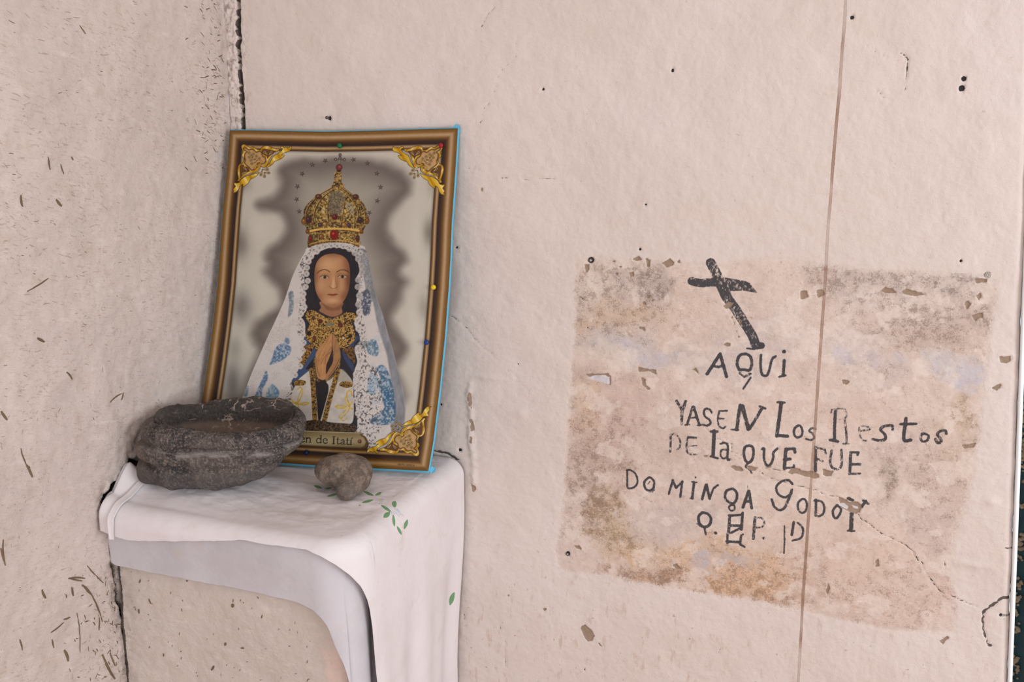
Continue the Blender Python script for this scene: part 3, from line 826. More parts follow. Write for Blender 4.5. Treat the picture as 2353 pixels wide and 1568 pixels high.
for i in range(260):
    z = RNG.uniform(0.52, 0.90); y = -0.402 - abs(RNG.gauss(0, 0.05))
    (items if RNG.random() < .5 else pale).append((y, z, RNG.uniform(.002, .010), RNG.gauss(-1.2, .7), RNG.uniform(.0005, .0012)))
for (u0, v0, u1, v1, w) in [(48, 448, 52, 475, 2.6), (126, 458, 138, 474, 2.6), (136, 377, 142, 400, 1.6), (104, 360, 110, 390, 2.0), (182, 58, 195, 78, 1.4), (160, 360, 165, 368, 1.5), (84, 777, 102, 786, 2.4), (150, 855, 165, 872, 2), (58, 1068, 70, 1096, 2.6), (45, 1030, 58, 1070, 1.4),
                            (190, 1345, 212, 1368, 2.6), (156, 1330, 196, 1330, 1.8), (160, 1330, 190, 1336, 1.6), (212, 1368, 238, 1430, 1.6), (118, 1455, 150, 1432, 1.6), (150, 1425, 166, 1420, 1.8), (165, 1350, 170, 1370, 2.5), (236, 1505, 262, 1560, 3.0), (252, 1500, 262, 1530, 2.0), (150, 1495, 158, 1520, 3.0), (182, 1410, 184, 1500, 1.4), (120, 1470, 126, 1490, 1.6),
                            (0, 945, 14, 965, 2.4), (5, 1240, 12, 1300, 1.8), (0, 1260, 8, 1290, 2.0), (95, 1355, 105, 1375, 2.4), (45, 1470, 52, 1495, 1.6), (250, 925, 280, 905, 1.6), (278, 920, 284, 903, 2.0), (60, 670, 110, 640, 1.4), (230, 1420, 232, 1450, 1.8), (200, 1300, 236, 1340, 1.2)]:
    p = side_px([(u0, v0), (u1, v1)]); c = p.mean(0); d = p[1] - p[0]
    items.append((c[0], c[1], float(np.hypot(*d)), math.atan2(d[1], d[0]), w * 0.0009))
o = link('straw_fleck', straw_mesh(items, lambda y, z, l: (left_h(y, z) + l, y, z)), STRAW, wall_left)
tag(o, kind='stuff')
o = link('straw_fleck', straw_mesh(pale, lambda y, z, l: (left_h(y, z) + l * .6, y, z)), STRAW2, wall_left)
tag(o, kind='stuff')

# ------------------------------------------------------------------ rest of the room
CEIL = plain('ceiling lime', (0.80, 0.78, 0.76), 0.9, 0, 0.08, 8)
RM = plain('room plaster', (0.74, 0.69, 0.66), 0.9, 0, 0.08, 6)


def floor_mat():
    t = NT('red clay floor')
    n = t.noise(5, 6, 0.6); g = t.noise(90, 5, 0.65)
    c = t.mix(n, (0.34, 0.150, 0.095, 1), (0.46, 0.22, 0.145, 1))
    c = t.mix(t.math('MULTIPLY', t.ss(g, 0.5, 0.75), 0.5), c, (0.25, 0.13, 0.09, 1))
    return t.done(c, 0.75, t.bump(g, 0.3, 0.004))


def slab(name, boxes, mat, label, cat, parent=None):
    bm = bmesh.new()
    for (x0, x1, y0, y1, z0, z1) in boxes:
        add_box(bm, ((x0 + x1) / 2, (y0 + y1) / 2, (z0 + z1) / 2), (x1 - x0, y1 - y0, z1 - z0))
    ob = bm_obj(name, bm, mat, parent)
    if parent is None: tag(ob, label, cat, kind='structure')
    return ob


slab('floor', [(0.0, 3.6, -5.0, 0.0, -0.10, 0.0), (1.3, 2.5, 0.0, 0.4, -0.1, -0.001)], floor_mat(), 'red clay floor of the small room', 'floor')
slab('ceiling', [(0.0, 3.6, -5.0, 0.0, 2.70, 2.80)], CEIL, 'plain limewashed ceiling over the room', 'ceiling')
slab('wall_segment', [(1.30, 3.6, 0.004, 0.34, 2.05, 2.70), (2.36, 3.6, 0.0, 0.34, 0.0, 2.05)], RM, None, None, wall_back)
slab('wall_right', [(3.60, 3.90, -5.0, -2.45, 0, 2.7), (3.60, 3.90, -0.75, 0.0, 0, 2.7), (3.60, 3.90, -2.45, -0.75, 0, 0.95), (3.60, 3.90, -2.45, -0.75, 2.25, 2.7)], RM, 'plaster wall with an unseen window opening added for the light', 'wall')
slab('wall_front', [(0.0, 0.90, -5.3, -5.0, 0, 2.7), (2.5, 3.60, -5.3, -5.0, 0, 2.7), (0.90, 2.5, -5.3, -5.0, 2.2, 2.7)], RM, 'plaster wall with an unseen doorway added for the light', 'wall')  # doorway out of view, opened up for the rear area lamp
WOOD = plain('painted timber', (0.30, 0.36, 0.36), 0.55, 0, 0.2, 30)
wn = empty('added_window_1', (3.65, -1.60, 0.95)); tag(wn, 'unseen square timber window frame added around the window lamp', 'window', kind='structure')  # unseen window, put in to house the side area lamp
for (n_, b_) in [('frame_post', (3.63, 3.69, -2.45, -2.39, .95, 2.25)), ('frame_post', (3.63, 3.69, -0.81, -0.75, .95, 2.25)), ('frame_rail', (3.63, 3.69, -2.39, -0.81, .95, 1.01)), ('frame_rail', (3.63, 3.69, -2.39, -0.81, 2.19, 2.25))]:
    ob = slab(n_, [b_], WOOD, None, None, wn); ob.matrix_parent_inverse = Matrix.Translation(wn.location).inverted()

# doorway at the right end of the inscribed wall
TEAL = plain('dark green metal', (0.020, 0.050, 0.060), 0.42, 0.3, 0.3, 40)
GREYM = plain('grey painted metal', (0.22, 0.27, 0.28), 0.4, 0.4, 0.15, 30)
LIT_EDGE = plain('white backlit edge', (0.86, 0.90, 0.90), 0.35, 0, 0.04, 30)  # backlight on the plaster edge, put into colour as a white strip
MUD = plain('broken adobe', (0.20, 0.155, 0.105), 0.95, 0, 0.4, 60)
dr = empty('door_1', (1.42, 0.06, 0.0)); tag(dr, 'dark green metal door frame in the opening beside the inscribed wall', 'door frame', kind='structure')


def lean_strip(name, x0, x1, y0, y1, mat, parent, z0=0.0, z1=2.05, base=None):
    V = []
    zz = np.linspace(z0, z1, 30)
    for z in zz:
        e = xend(z)
        for (x, y) in ((x0, y0), (x1, y0), (x1, y1), (x0, y1)):
            V.append((e + x, y, z))
    Qs = []
    for i in range(len(zz) - 1):
        for k in range(4):
            a = i * 4 + k; b = i * 4 + (k + 1) % 4
            Qs.append((a, b, b + 4, a + 4))
    Qs += [(3, 2, 1, 0), tuple(len(V) - 4 + k for k in range(4))]
    ob = link(name, mesh_np(name, np.array(V), np.array(Qs)), mat, parent, False)
    ob.matrix_parent_inverse = Matrix.Translation(parent.location).inverted()
    return ob


lean_strip('lit_edge_strip', -0.0015, 0.0050, -0.003, 0.008, LIT_EDGE, dr)['label'] = 'thin white strip standing in for the backlit edge of the plaster'
lean_strip('jamb', 0.010, 0.048, 0.045, 0.10, TEAL, dr)
lean_strip('door_leaf', 0.043, 0.075, 0.02, 0.045, GREYM, dr)
# lumps of broken adobe clinging to the jamb
bm = bmesh.new()
for i in range(150):
    z = RNG.choice([RNG.uniform(0.62, 0.98), RNG.uniform(1.06, 1.22), RNG.uniform(0.5, 1.4)])
    r = RNG.uniform(0.0018, 0.0050)
    v = bmesh.ops.create_icosphere(bm, subdivisions=1, radius=r)['verts']
    for q in v: q.co *= RNG.uniform(0.7, 1.25)
    bmesh.ops.translate(bm, verts=v, vec=(xend(z) + 0.014 + RNG.uniform(-.005, .004), 0.043, z))
ob = bm_obj('adobe_crumb', bm, MUD, dr); ob.matrix_parent_inverse = Matrix.Translation(dr.location).inverted(); tag(ob, kind='stuff')

# wall plugs and the nail
PLUG = plain('old grey plastic', (0.42, 0.38, 0.34), 0.6, 0, 0.2, 300)
DARKR = plain('dark ring', (0.05, 0.045, 0.04), 0.7, 0, 0.2, 300)


def torus_mesh(R, r, n=20, m=8):
    V, Qs = [], []
    for i in range(n):
        a = 2 * math.pi * i / n
        for k in range(m):
            b = 2 * math.pi * k / m
            V.append(((R + r * math.cos(b)) * math.cos(a), r * math.sin(b), (R + r * math.cos(b)) * math.sin(a)))
    for i in range(n):
        for k in range(m):
            Qs.append((i * m + k, i * m + (k + 1) % m, ((i + 1) % n) * m + (k + 1) % m, ((i + 1) % n) * m + k))
    return mesh_np('ring', np.array(V), np.array(Qs))


def wall_y(x, z):
    j = min(max(np.searchsorted(xs, x), 0), len(xs) - 1); i = min(max(np.searchsorted(zs, z), 0), len(zs) - 1)
    return float(Vw[i, j, 1])


for (u, v, R) in [(1358, 598, 4.6), (2269, 632, 4.2), (1305, 1273, 3.6)]:
    p = on(u, v, 1, 0.0)
    yb = wall_y(p[0] + 0.012, p[2])
    ob = link('wall_plug', torus_mesh(R * PXM, 1.5 * PXM), PLUG if u > 2000 else DARKR, wall_back)
    ob.location = (p[0], yb - 0.0008, p[2])
    bm = bmesh.new(); bmesh.ops.create_cone(bm, cap_ends=True, segments=16, radius1=R * PXM * .72, radius2=R * PXM * .62, depth=0.003)
    bmesh.ops.rotate(bm, verts=bm.verts, matrix=Matrix.Rotation(math.radians(90), 3, 'X'))
    pl = bm_obj('plug_core', bm, PLUG, ob); pl.location = (0, 0.0003, 0)
p = on(757, 272, 1, 0.0)
bm = bmesh.new()
bmesh.ops.create_cone(bm, cap_ends=True, segments=14, radius1=0.0012, radius2=0.0012, depth=0.016)
r = bmesh.ops.create_cone(bm, cap_ends=True, segments=14, radius1=0.0030, radius2=0.0024, depth=0.0016)
bmesh.ops.translate(bm, verts=r['verts'], vec=(0, 0, 0.0085))
bmesh.ops.rotate(bm, verts=bm.verts, matrix=Matrix.Rotation(math.radians(80), 3, 'X'))
ob = bm_obj('nail', bm, plain('rusty nail', (0.16, 0.13, 0.11), 0.5, 0.7, 0.3, 200), wall_back, True)
ob.location = (p[0], wall_y(p[0], p[2]) - 0.004, p[2])


# ================================================================== LEDGE
def top_z(x, y):
    """height of the uneven ledge top (cloth surface)"""
    return (1.0 + 0.042 * np.exp(-(x / 0.032) ** 2) * sstep(-0.425, -0.352, y) * sstep(-0.322, -0.358, y)
            + 0.020 * sstep(0.30, 0.10, x) * sstep(-0.42, -0.33, y) * sstep(-0.190, -0.240, y))


def rounded_path(xr, yf, r, n1, n2, n3, x0=0.004):
    """plan path: left wall -> front edge -> rounded corner -> right edge -> back wall"""
    pts, nor = [], []
    for t in np.linspace(x0, xr - r, n1, endpoint=False): pts.append((t, yf)); nor.append((0, -1))
    for a in np.linspace(-90, 0, n2, endpoint=False):
        ca, sa = math.cos(math.radians(a)), math.sin(math.radians(a))
        pts.append((xr - r + r * ca, yf + r + r * sa)); nor.append((ca, sa))
    for t in np.linspace(yf + r, -0.012, n3): pts.append((xr, t)); nor.append((1, 0))
    return np.array(pts), np.array(nor)


ledge_path, ledge_nor = rounded_path(0.452, -0.398, 0.030, 120, 18, 90)
zz = lines((0.0, 0.5, 0.05), (0.5, 0.93, 0.004), (0.93, 0.975, 0.006))
sarc = np.concatenate([[0], np.cumsum(np.hypot(*np.diff(ledge_path, axis=0).T))])
SS, ZZ = np.meshgrid(sarc, zz)
rel = (fbm(SS * 7, ZZ * 7, 3, 61) - 0.5) * 0.010 + (fbm(SS * 45, ZZ * 45, 3, 62) - 0.5) * 0.0028 + (fbm(SS * 130, ZZ * 130, 2, 63) - 0.5) * 0.0010
tap = -0.004 * sstep(0.95, 0.70, ZZ) * sstep(0.40, 0.47, SS)      # worn right side
P = np.zeros(SS.shape + (3,))
P[..., 0] = ledge_path[None, :, 0] + ledge_nor[None, :, 0] * (rel + tap)
P[..., 1] = ledge_path[None, :, 1] + ledge_nor[None, :, 1] * rel
P[..., 2] = ZZ
V = [P.reshape(-1, 3)]
Qs = [grid_quads(*SS.shape)]
n0 = SS.size
tx = np.linspace(0, 1, 60); ty = np.linspace(0, 1, 50)
TX, TY = np.meshgrid(tx, ty)
PX_ = 0.004 + TX * 0.440; PY_ = -0.390 + TY * 0.378
T = np.stack([PX_, PY_, top_z(PX_, PY_) - 0.012], -1)
T[..., 2] -= 0.010 * sstep(0.03, 0.0, PY_ + 0.390)
V.append(T.reshape(-1, 3)); Qs.append(grid_quads(*TX.shape) + n0)
# bevel ring between the sides and the top
nv = n0 + TX.size
V = np.vstack(V); Qs = np.vstack(Qs)
dirtl = 0.5 * sstep(0.05, 0.0, SS) * fbm(SS * 50, ZZ * 30, 3, 64)
A = np.zeros((len(V), 4)); A[:, 0] = 50; A[:n0, 1] = dirtl.ravel()
A[:n0, 2] = (sstep(0.392, 0.400, SS + (fbm(SS * 60, ZZ * 60, 3, 66) - .5) * .02 + (ZZ - 0.78) * 0.05) * sstep(0.84, 0.80, ZZ + (SS - 0.42) * -.4)).ravel() * 0.9
lcd = 1000 * (SS - 0.0025 - 0.004 * (fbm(ZZ * 40, ZZ * 0, 3, 65) - 0.3)); A[:n0, 0] = np.minimum(lcd, 50).ravel()
MLE = mat_leftwall('ledge plaster', (0.600, 0.530, 0.475), 0.10, 0.12)
ledge = link('plaster_ledge', mesh_np('plaster_ledge', V, Qs, {'W2': A}), MLE)
tag(ledge, 'built-in plastered adobe ledge in the corner, draped with a white cloth', 'ledge', kind='structure')
items = []
for i in range(90):
    items.append((RNG.uniform(0.01, 0.39), RNG.uniform(0.55, 0.9), RNG.uniform(0.002, 0.006), RNG.gauss(1.4, 0.6), RNG.uniform(0.0003, 0.0009)))
for (u, v, L, w, a) in [(318, 1338, 9, 4, 1.2), (342, 1384, 12, 4, 1.9), (318, 1406, 10, 5, 1.6), (516, 1482, 7, 6, 1.2), (556, 1491, 8, 4, 0.3), (486, 1538, 14, 5, 1.0), (535, 1392, 8, 8, 1.1), (602, 1417, 8, 3, 1.3), (374, 1507, 7, 4, 1.4), (426, 1338, 4, 4, 1)]:
    p_ = on(u, v, 1, -0.40); items.append((p_[0], p_[2], L / 1250, a, w / 2600))


def led_place(x, z, l):
    i = min(np.searchsorted(zz, z), len(zz) - 1); j = min(np.searchsorted(ledge_path[:120, 0], x), 119)
    return (x, P[i, j, 1] - l - 0.0004, z)


tag(link('straw_fleck', straw_mesh(items, led_place), STRAW, ledge), kind='stuff')

# ================================================================== TABLECLOTH
K7 = crop(690, 1030, 7.126)
LEAVES = [((218, 620), (362, 670), 45), ((395, 675), (520, 660), 30), ((432, 800), (625, 755), 40), ((1025, 712), (1210, 793), 45), ((1222, 785), (1338, 730), 45), ((1005, 905), (1203, 855), 45), ((1310, 935), (1490, 1052), 50),
          ((1545, 990), (1530, 850), 78), ((1470, 1060), (1356, 1146), 78), ((1515, 1085), (1535, 1300), 48), ((1690, 1335), (1752, 1165), 60), ((1570, 1270), (1660, 1432), 46), ((950, 945), (998, 945), 20), ((655, 1448), (715, 1425), 24)]
LEAVES = [tuple(K7([a, b])) + (w / 7.126,) for a, b, w in LEAVES] + [((1041, 1362), (1033, 1392), 11.0), ((1044, 1358), (1041, 1382), 3.0)]
FLOW = [(K7([c])[0], r / 7.126) for c, r in [((1303, 870), 78), ((1548, 1048), 78), ((1632, 1092), 70), ((390, 712), 80), ((300, 690), 60)]]
STEM = [K7(p) for p in [[(985, 740), (1100, 785), (1230, 800), (1262, 845)], [(1370, 900), (1430, 930), (1495, 980)], [(1620, 1220), (1660, 1260), (1676, 1340), (1662, 1430), (1655, 1540)], [(1470, 1075), (1530, 1060)]]]


def cloth_print(P):
    """per-vertex distances (photo px) to the printed leaves, petals and stems"""
    u, v = proj(P)
    lf = np.full(u.shape, 12.0); pt = np.full(u.shape, 12.0); sm = np.full(u.shape, 12.0); ye = np.full(u.shape, 12.0)
    for a, b, w in LEAVES:
        a = np.array(a); b = np.array(b); d = b - a; L = np.hypot(*d); d = d / L
        t = ((u - a[0]) * d[0] + (v - a[1]) * d[1]) / L
        s = np.abs(-(u - a[0]) * d[1] + (v - a[1]) * d[0])
        prof = 0.5 * w * np.clip(np.sin(np.pi * np.clip(t, 0, 1)), 0, 1) ** 0.8
        out = np.maximum(np.maximum(-t, t - 1), 0) * L
        lf = np.minimum(lf, np.where(out > 0, np.hypot(out, s), s - prof))
    for c, r in FLOW:
        du, dv = u - c[0], (v - c[1]) * 1.3
        rr = np.hypot(du, dv); an = np.arctan2(dv, du)
        pt = np.minimum(pt, np.maximum(rr - r, np.abs(((an * 9 / (2 * np.pi)) % 1) - 0.5) * rr * 0.7 - 1.0 + (rr < 0.25 * r) * 5))
        ye = np.minimum(ye, rr - 0.26 * r)
    for p in STEM:
        sm = np.minimum(sm, seg_dist(u, v, p) - 0.45)
    return np.stack([np.clip(lf, -12, 12), np.clip(pt, -12, 12), np.clip(sm, -12, 12), np.clip(ye, -12, 12)], -1)


def mat_cloth(name, ca, cb):
    t = NT(name)
    _, lf, pt, sm, ye = t.attr('C1')
    n = t.noise(7, 5, 0.6)
    c = t.mix(t.ss(n, 0.4, 0.72), ca, cb)
    d = t.noise(16, 5, 0.6)
    c = t.mix(t.math('MULTIPLY', t.ss(d, 0.58, 0.74), 0.35), c, (0.56, 0.47, 0.41, 1))
    br = t.noise(900, 2, 0.6)
    c = t.mix(t.math('MULTIPLY', t.ssr(sm, -0.3, 0.5), 0.45), c, (0.45, 0.25, 0.20, 1))
    c = t.mix(t.math('MULTIPLY', t.ssr(pt, -0.3, 0.6), 0.55), c, (0.42, 0.46, 0.66, 1))
    c = t.mix(t.math('MULTIPLY', t.ssr(ye, -0.5, 0.6), 0.8), c, (0.62, 0.50, 0.12, 1))
    g = t.mix(t.noise(600, 3, 0.6), (0.055, 0.185, 0.060, 1), (0.19, 0.40, 0.175, 1))
    c = t.mix(t.math('MULTIPLY', t.ssr(lf, -0.35, 0.35), 0.93), c, g)
    wv = t.n.new('ShaderNodeTexWave'); wv.inputs['Scale'].default_value = 420; t.l.new(t.co.outputs['Object'], wv.inputs[0])
    nb = t.bump(t.noise(24, 5, 0.6, t.map((1, 1.7, 1), (0, 0, 0.5))), 0.16, 0.010)
    nb = t.bump(br, 0.15, 0.0006, nb)
    return t.done(c, 0.95, nb)


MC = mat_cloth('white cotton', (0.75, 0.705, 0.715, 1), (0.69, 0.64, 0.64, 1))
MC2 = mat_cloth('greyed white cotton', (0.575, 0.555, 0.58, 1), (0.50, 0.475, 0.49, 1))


def cloth_layer(name, xr, yf, r, zoff, hem, folds, parent, thick, step=0.0024, mat=None, R=0.016, x0=0.010):
    nf = int((xr - r) / step); ns = int((-yf - r) / step); nc = 26
    # boundary split so that top panel rows/cols match the path
    path, nor = rounded_path(xr, yf, r, nf, nc, ns, x0)
    # inner top panel: shrink the path towards an inner anchor line
    nb_ = len(path)
    s = np.concatenate([[0], np.cumsum(np.hypot(*np.diff(path, axis=0).T))])
    corner = (xr - r)
    # rings from back-left anchor curve to the path
    K = int(0.40 / step)
    anc = np.zeros_like(path)
    tt = s / s[-1]
    anc[:, 0] = np.where(s < corner, np.minimum(path[:, 0], 0.02 + path[:, 0] * 0.9), 0.02 + corner * 0.9 + 0.0 * s)
    anc[:, 1] = -0.012
    anc[:, 0] = np.interp(s, [0, corner, s[-1]], [x0, corner * 0.93, xr])
    kk = np.linspace(0, 1, K)[:, None]
    TX = anc[None, :, 0] * (1 - kk) + path[None, :, 0] * kk
    TY = anc[None, :, 1] * (1 - kk) + path[None, :, 1] * kk
    TZ = top_z(TX, TY) + zoff
    wr = (fbm(TX * 16, TY * 34, 4, 71) - 0.5) * 0.0055 + (fbm(TX * 60 + TY * 30, TY * 60, 3, 72) - 0.5) * 0.0016
    edge = sstep(0.0, 0.05, (1 - kk) * np.hypot(*(path - anc).T)[None, :])
    TZ = TZ + wr * (0.25 + 0.75 * edge) * np.where(TX < 0.004, 0.3, 1)
    top = np.stack([TX, TY, TZ], -1)
    # skirt
    hb = hem(s, path, nor, R)               # hem height (z) per boundary point
    z0 = top[-1, :, 2]
    rows = []
    M_ = int(0.50 / step / 1.25)
    for j in range(1, M_ + 1):
        f = j / M_
        drop = np.maximum(z0 - hb, 0.004)
        a = np.minimum(f * (drop + R * 0.57), R * math.pi / 2) / R       # arc angle
        rest = np.maximum(f * (drop + R * 0.57) - R * math.pi / 2, 0)
        out = R * np.sin(a); dn = R * (1 - np.cos(a)) + rest
        fx, fo = folds(s, rest)
        x = path[:, 0] + nor[:, 0] * (out + fo); y = path[:, 1] + nor[:, 1] * (out + fo)
        tx_, ty_ = -nor[:, 1], nor[:, 0]
        x = x + tx_ * fx; y = y + ty_ * fx
        y = np.minimum(y, -0.012)
        x = np.maximum(x, 0.003)
        rows.append(np.stack([x, y, z0 - dn], -1))
    G = np.concatenate([top, np.stack(rows, 0)], 0)
    me = mesh_np(name, G.reshape(-1, 3), grid_quads(*G.shape[:2], flip=True), {'C1': cloth_print(G.reshape(-1, 3))})
    ob = link(name, me, mat or MC, parent)
    sd = ob.modifiers.new('thickness', 'SOLIDIFY'); sd.thickness = thick; sd.offset = 1.0
    return ob, G


cloth = empty('tablecloth', (0.22, -0.2, 1.0))
tag(cloth, 'white cotton cloth with printed green leaves draped double over the corner ledge', 'tablecloth')

XR, YF, RC = 0.440, -0.398, 0.035
low_px = np.array([(236, 1288), (260, 1303), (330, 1318), (400, 1331), (500, 1350), (600, 1370), (680, 1388), (720, 1405), (740, 1422), (755, 1440), (770, 1480), (790, 1525), (800, 1568), (806, 1600)], float)
up_px = np.array([(225, 1212), (262, 1228), (300, 1240), (400, 1241), (500, 1241), (560, 1240), (620, 1252), (700, 1262), (735, 1275), (770, 1295), (800, 1318), (825, 1345), (838, 1375), (846, 1410), (850, 1450), (853, 1500), (858, 1568), (862, 1600)], float)


def hem_from(px, noise_seed):
    def f(s, path, nor, R):
        x = path[:, 0] + nor[:, 0] * R; y = path[:, 1] + nor[:, 1] * R
        z = np.full(len(s), 0.93)
        for _ in range(25):
            u, v = proj(np.stack([x, y, z], -1))
            vt = np.interp(u, px[:, 0], px[:, 1])
            z = z - (vt - v) / 1330.0
        far = u > px[-1, 0]
        z = np.where(far, 0.46, z)
        return np.clip(z, 0.46, 1.0) + (fbm(s * 90, s * 0, 2, noise_seed) - 0.5) * 0.0018
    return f


def side_in(s, rest):
    return -0.020 * sstep(0.05, 0.40, rest) * sstep(0.50, 0.80, s)


def folds_low(s, rest):
    k = np.clip(rest / 0.25, 0, 1)
    fo = 0.0015 * np.sin(s * 40 + 1.0) * k + 0.005 * (fbm(s * 9, s * 0 + 1, 2, 83) - 0.5) * k
    fo = fo * sstep(0.52, 0.46, s) + 0.014 * np.exp(-((s - 0.425) / 0.020) ** 2) * sstep(0.0, 0.22, rest) * sstep(0.47, 0.44, s)
    return 0 * s, fo - 0.007 * sstep(0.0, 0.09, rest) * sstep(0.41, 0.34, s) - 0.006 * sstep(0.44, 0.47, s) + side_in(s, rest)


def folds_up(s, rest):
    k = sstep(0.02, 0.32, rest)
    fo = 0.005 + (0.0055 * np.sin((s - 0.43) * 34) + 0.003 * np.sin(s * 71 + 1)) * k * sstep(0.42, 0.48, s) * sstep(0.85, 0.75, s)
    return 0 * s, fo + side_in(s, rest)


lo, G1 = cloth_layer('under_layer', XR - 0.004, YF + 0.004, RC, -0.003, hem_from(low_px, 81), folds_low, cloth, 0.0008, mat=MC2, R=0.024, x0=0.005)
hi, G2 = cloth_layer('upper_layer', XR, YF, RC, 0.0005, hem_from(up_px, 82), folds_up, cloth, 0.0008, R=0.030)
for ob in (lo, hi):
    ob.matrix_parent_inverse = Matrix.Translation(cloth.location).inverted()
# the turned-over side hem near the left wall
ctr = [(0.050, -0.285), (0.047, -0.32), (0.043, -0.36), (0.040, -0.395), (0.038, -0.418)]
V = []
path3 = [np.array([x, y, float(top_z(np.array(x), np.array(y))) + 0.0060]) for x, y in ctr]
for z_, y_ in ((0.992, -0.434), (0.978, -0.4375), (0.964, -0.438), (0.953, -0.438)): path3.append(np.array([0.037, y_, z_]))
path3 = smooth_pts(np.array(path3), 6)
for i, c in enumerate(path3):
    f = i / (len(path3) - 1)
    w0 = 0.0065 * (0.55 + 0.45 * math.sin(math.pi * min(1, f * 1.1)))
    for k in range(9):
        a = k / 8
        lift = 0.0005 + 0.0022 * (1 - a) ** 2
        V.append((c[0] - w0 + 2 * w0 * a, c[1] - (lift if f > .6 else 0), c[2] + (lift if f <= .6 else 0)))
V = np.array(V)
o = link('turned_hem', mesh_np('turned_hem', V, grid_quads(len(path3), 9, True), {'C1': np.full((len(V), 4), 12.0)}), MC, cloth)
o.matrix_parent_inverse = Matrix.Translation(cloth.location).inverted()
o.modifiers.new('thickness', 'SOLIDIFY').thickness = 0.0012

# ================================================================== STONE MORTAR
EX = np.array([math.cos(YAW), math.sin(YAW), 0]); EY = np.array([-math.sin(YAW), math.cos(YAW), 0])
PROF = [  # z, left half length, right half length, half depth, cavity
    (0.000, .060, .010, .020, 0), (0.0005, .118, .022, .064, 0), (0.003, .134, .040, .077, 0), (0.008, .142, .058, .084, 0), (0.015, .1455, .078, .0875, 0), (0.024, .1465, .096, .0885, 0), (0.034, .1465, .112, .0890, 0), (0.046, .1465, .127, .0895, 0),
    (0.058, .1455, .137, .0900, 0), (0.070, .1415, .142, .0900, 0), (0.080, .138, .1445, .0900, 0), (0.088, .137, .145, .0895, 0), (0.094, .134, .143, .0870, 0), (0.098, .128, .137, .0815, 0.05), (0.0995, .121, .129, .074, .25), (0.098, .115, .122, .066, .5), (0.093, .110, .116, .061, .8), (0.085, .106, .112, .058, 1),
    (0.076, .101, .107, .054, 1), (0.069, .093, .099, .049, 1), (0.0645, .078, .084, .040, 1), (0.0625, .045, .05, .022, 1), (0.062, .012, .012, .006, 1)]
PR = smooth_pts(np.array(PROF), 7)
PR[:, 0] = np.maximum(PR[:, 0], 0)
nth = 260
th = np.linspace(0, 2 * np.pi, nth, endpoint=False)
ct, st_ = np.cos(th), np.sin(th)
V = []; CAV = []
for (z_, aL, aR, b_, cv) in PR:
    a_ = np.where(ct < 0, max(aL, .002), max(aR, .002)); b2 = max(b_, .002)
    n_ = 2.75 - 0.35 * float(sstep(0.05, 0.09, z_))
    rr = ((np.abs(ct) / a_) ** n_ + (np.abs(st_) / b2) ** n_) ** (-1 / n_)
    if cv < 0.01:        # two pecked grooves of uneven depth run round the body
        for zg, gd, sd_ in ((0.0385, 0.0085, 31), (0.0690, 0.0100, 37)):
            wob_ = 0.0030 * (vnoise(th * 1.6, 0 * th, sd_) - .5) + 0.0014 * (vnoise(th * 6, 0 * th, sd_ + 1) - .5)
            dep = gd * (0.50 + 0.75 * vnoise(th * 2.2, 0 * th, sd_ + 2)) * (0.75 + 0.55 * np.abs(ct) ** 2)
            rr = rr - dep * np.exp(-np.abs((z_ - zg - wob_) / 0.0040) ** 1.5)
    x = rr * ct; y = rr * st_
    zz_ = np.full(nth, z_)
    zz_ = zz_ + sstep(0.05, 0.1, z_) * (0.006 * (y / 0.09) - 0.006 * (x / .14) ** 2 + 0.004 * np.sin(th * 2 + .6))
    V.append(np.stack([x, y, zz_], -1)); CAV.append(np.full(nth, max(0, min(1, cv))))
V = np.array(V); CAV = np.array(CAV)
nr = V.shape[0]
# closing verts
X, Yy, Zz = V[..., 0], V[..., 1], V[..., 2]
am = np.clip(np.hypot(X, Yy) / 0.05, 0, 1)
d1 = (fbm(X * 22 + Zz * 15, Yy * 22 + Zz * 11, 3, 91) - 0.5) * 0.016 + (fbm(X * 90 + Zz * 60, Yy * 90 - Zz * 70, 3, 92) - 0.5) * 0.0042 + (fbm(X * 260 + Zz * 200, Yy * 260 - Zz * 220, 2, 93) - 0.5) * 0.0020
nrm = np.stack([X / 0.14 ** 2, Yy / 0.09 ** 2, (Zz - 0.05) / 0.08 ** 2], -1)
nrm /= np.linalg.norm(nrm, axis=-1, keepdims=True)
sgn = np.where(CAV > 0.5, -0.8, 1.0)
V = V + nrm * (d1 * am * sgn)[..., None]
V[..., 2] = np.maximum(V[..., 2], 0) * 1.09
MC0 = np.array([0.1485, -0.279, 1.0232])
Vw_ = MC0 + V[..., 0:1] * 0.968 * EX + V[..., 1:2] * EY + V[..., 2:3] * np.array([0, 0, 1.0])
i_ = np.arange(nr - 1)[:, None] * nth + np.arange(nth)[None, :]
i2 = np.arange(nr - 1)[:, None] * nth + (np.arange(nth)[None, :] + 1) % nth
Qm = np.stack([i_, i2, i2 + nth, i_ + nth], -1).reshape(-1, 4)
Vloc = (Vw_ - MC0).reshape(-1, 3)
me = mesh_np('stone_mortar', Vloc, Qm, {'S1': np.stack([CAV, V[..., 1] / 0.09, V[..., 2] / 0.1, X / 0.14], -1).reshape(-1, 4)})
bm = bmesh.new(); bm.from_mesh(me)
bmesh.ops.holes_fill(bm, edges=[e for e in bm.edges if e.is_boundary], sides=0)
bm.to_mesh(me); bm.free()


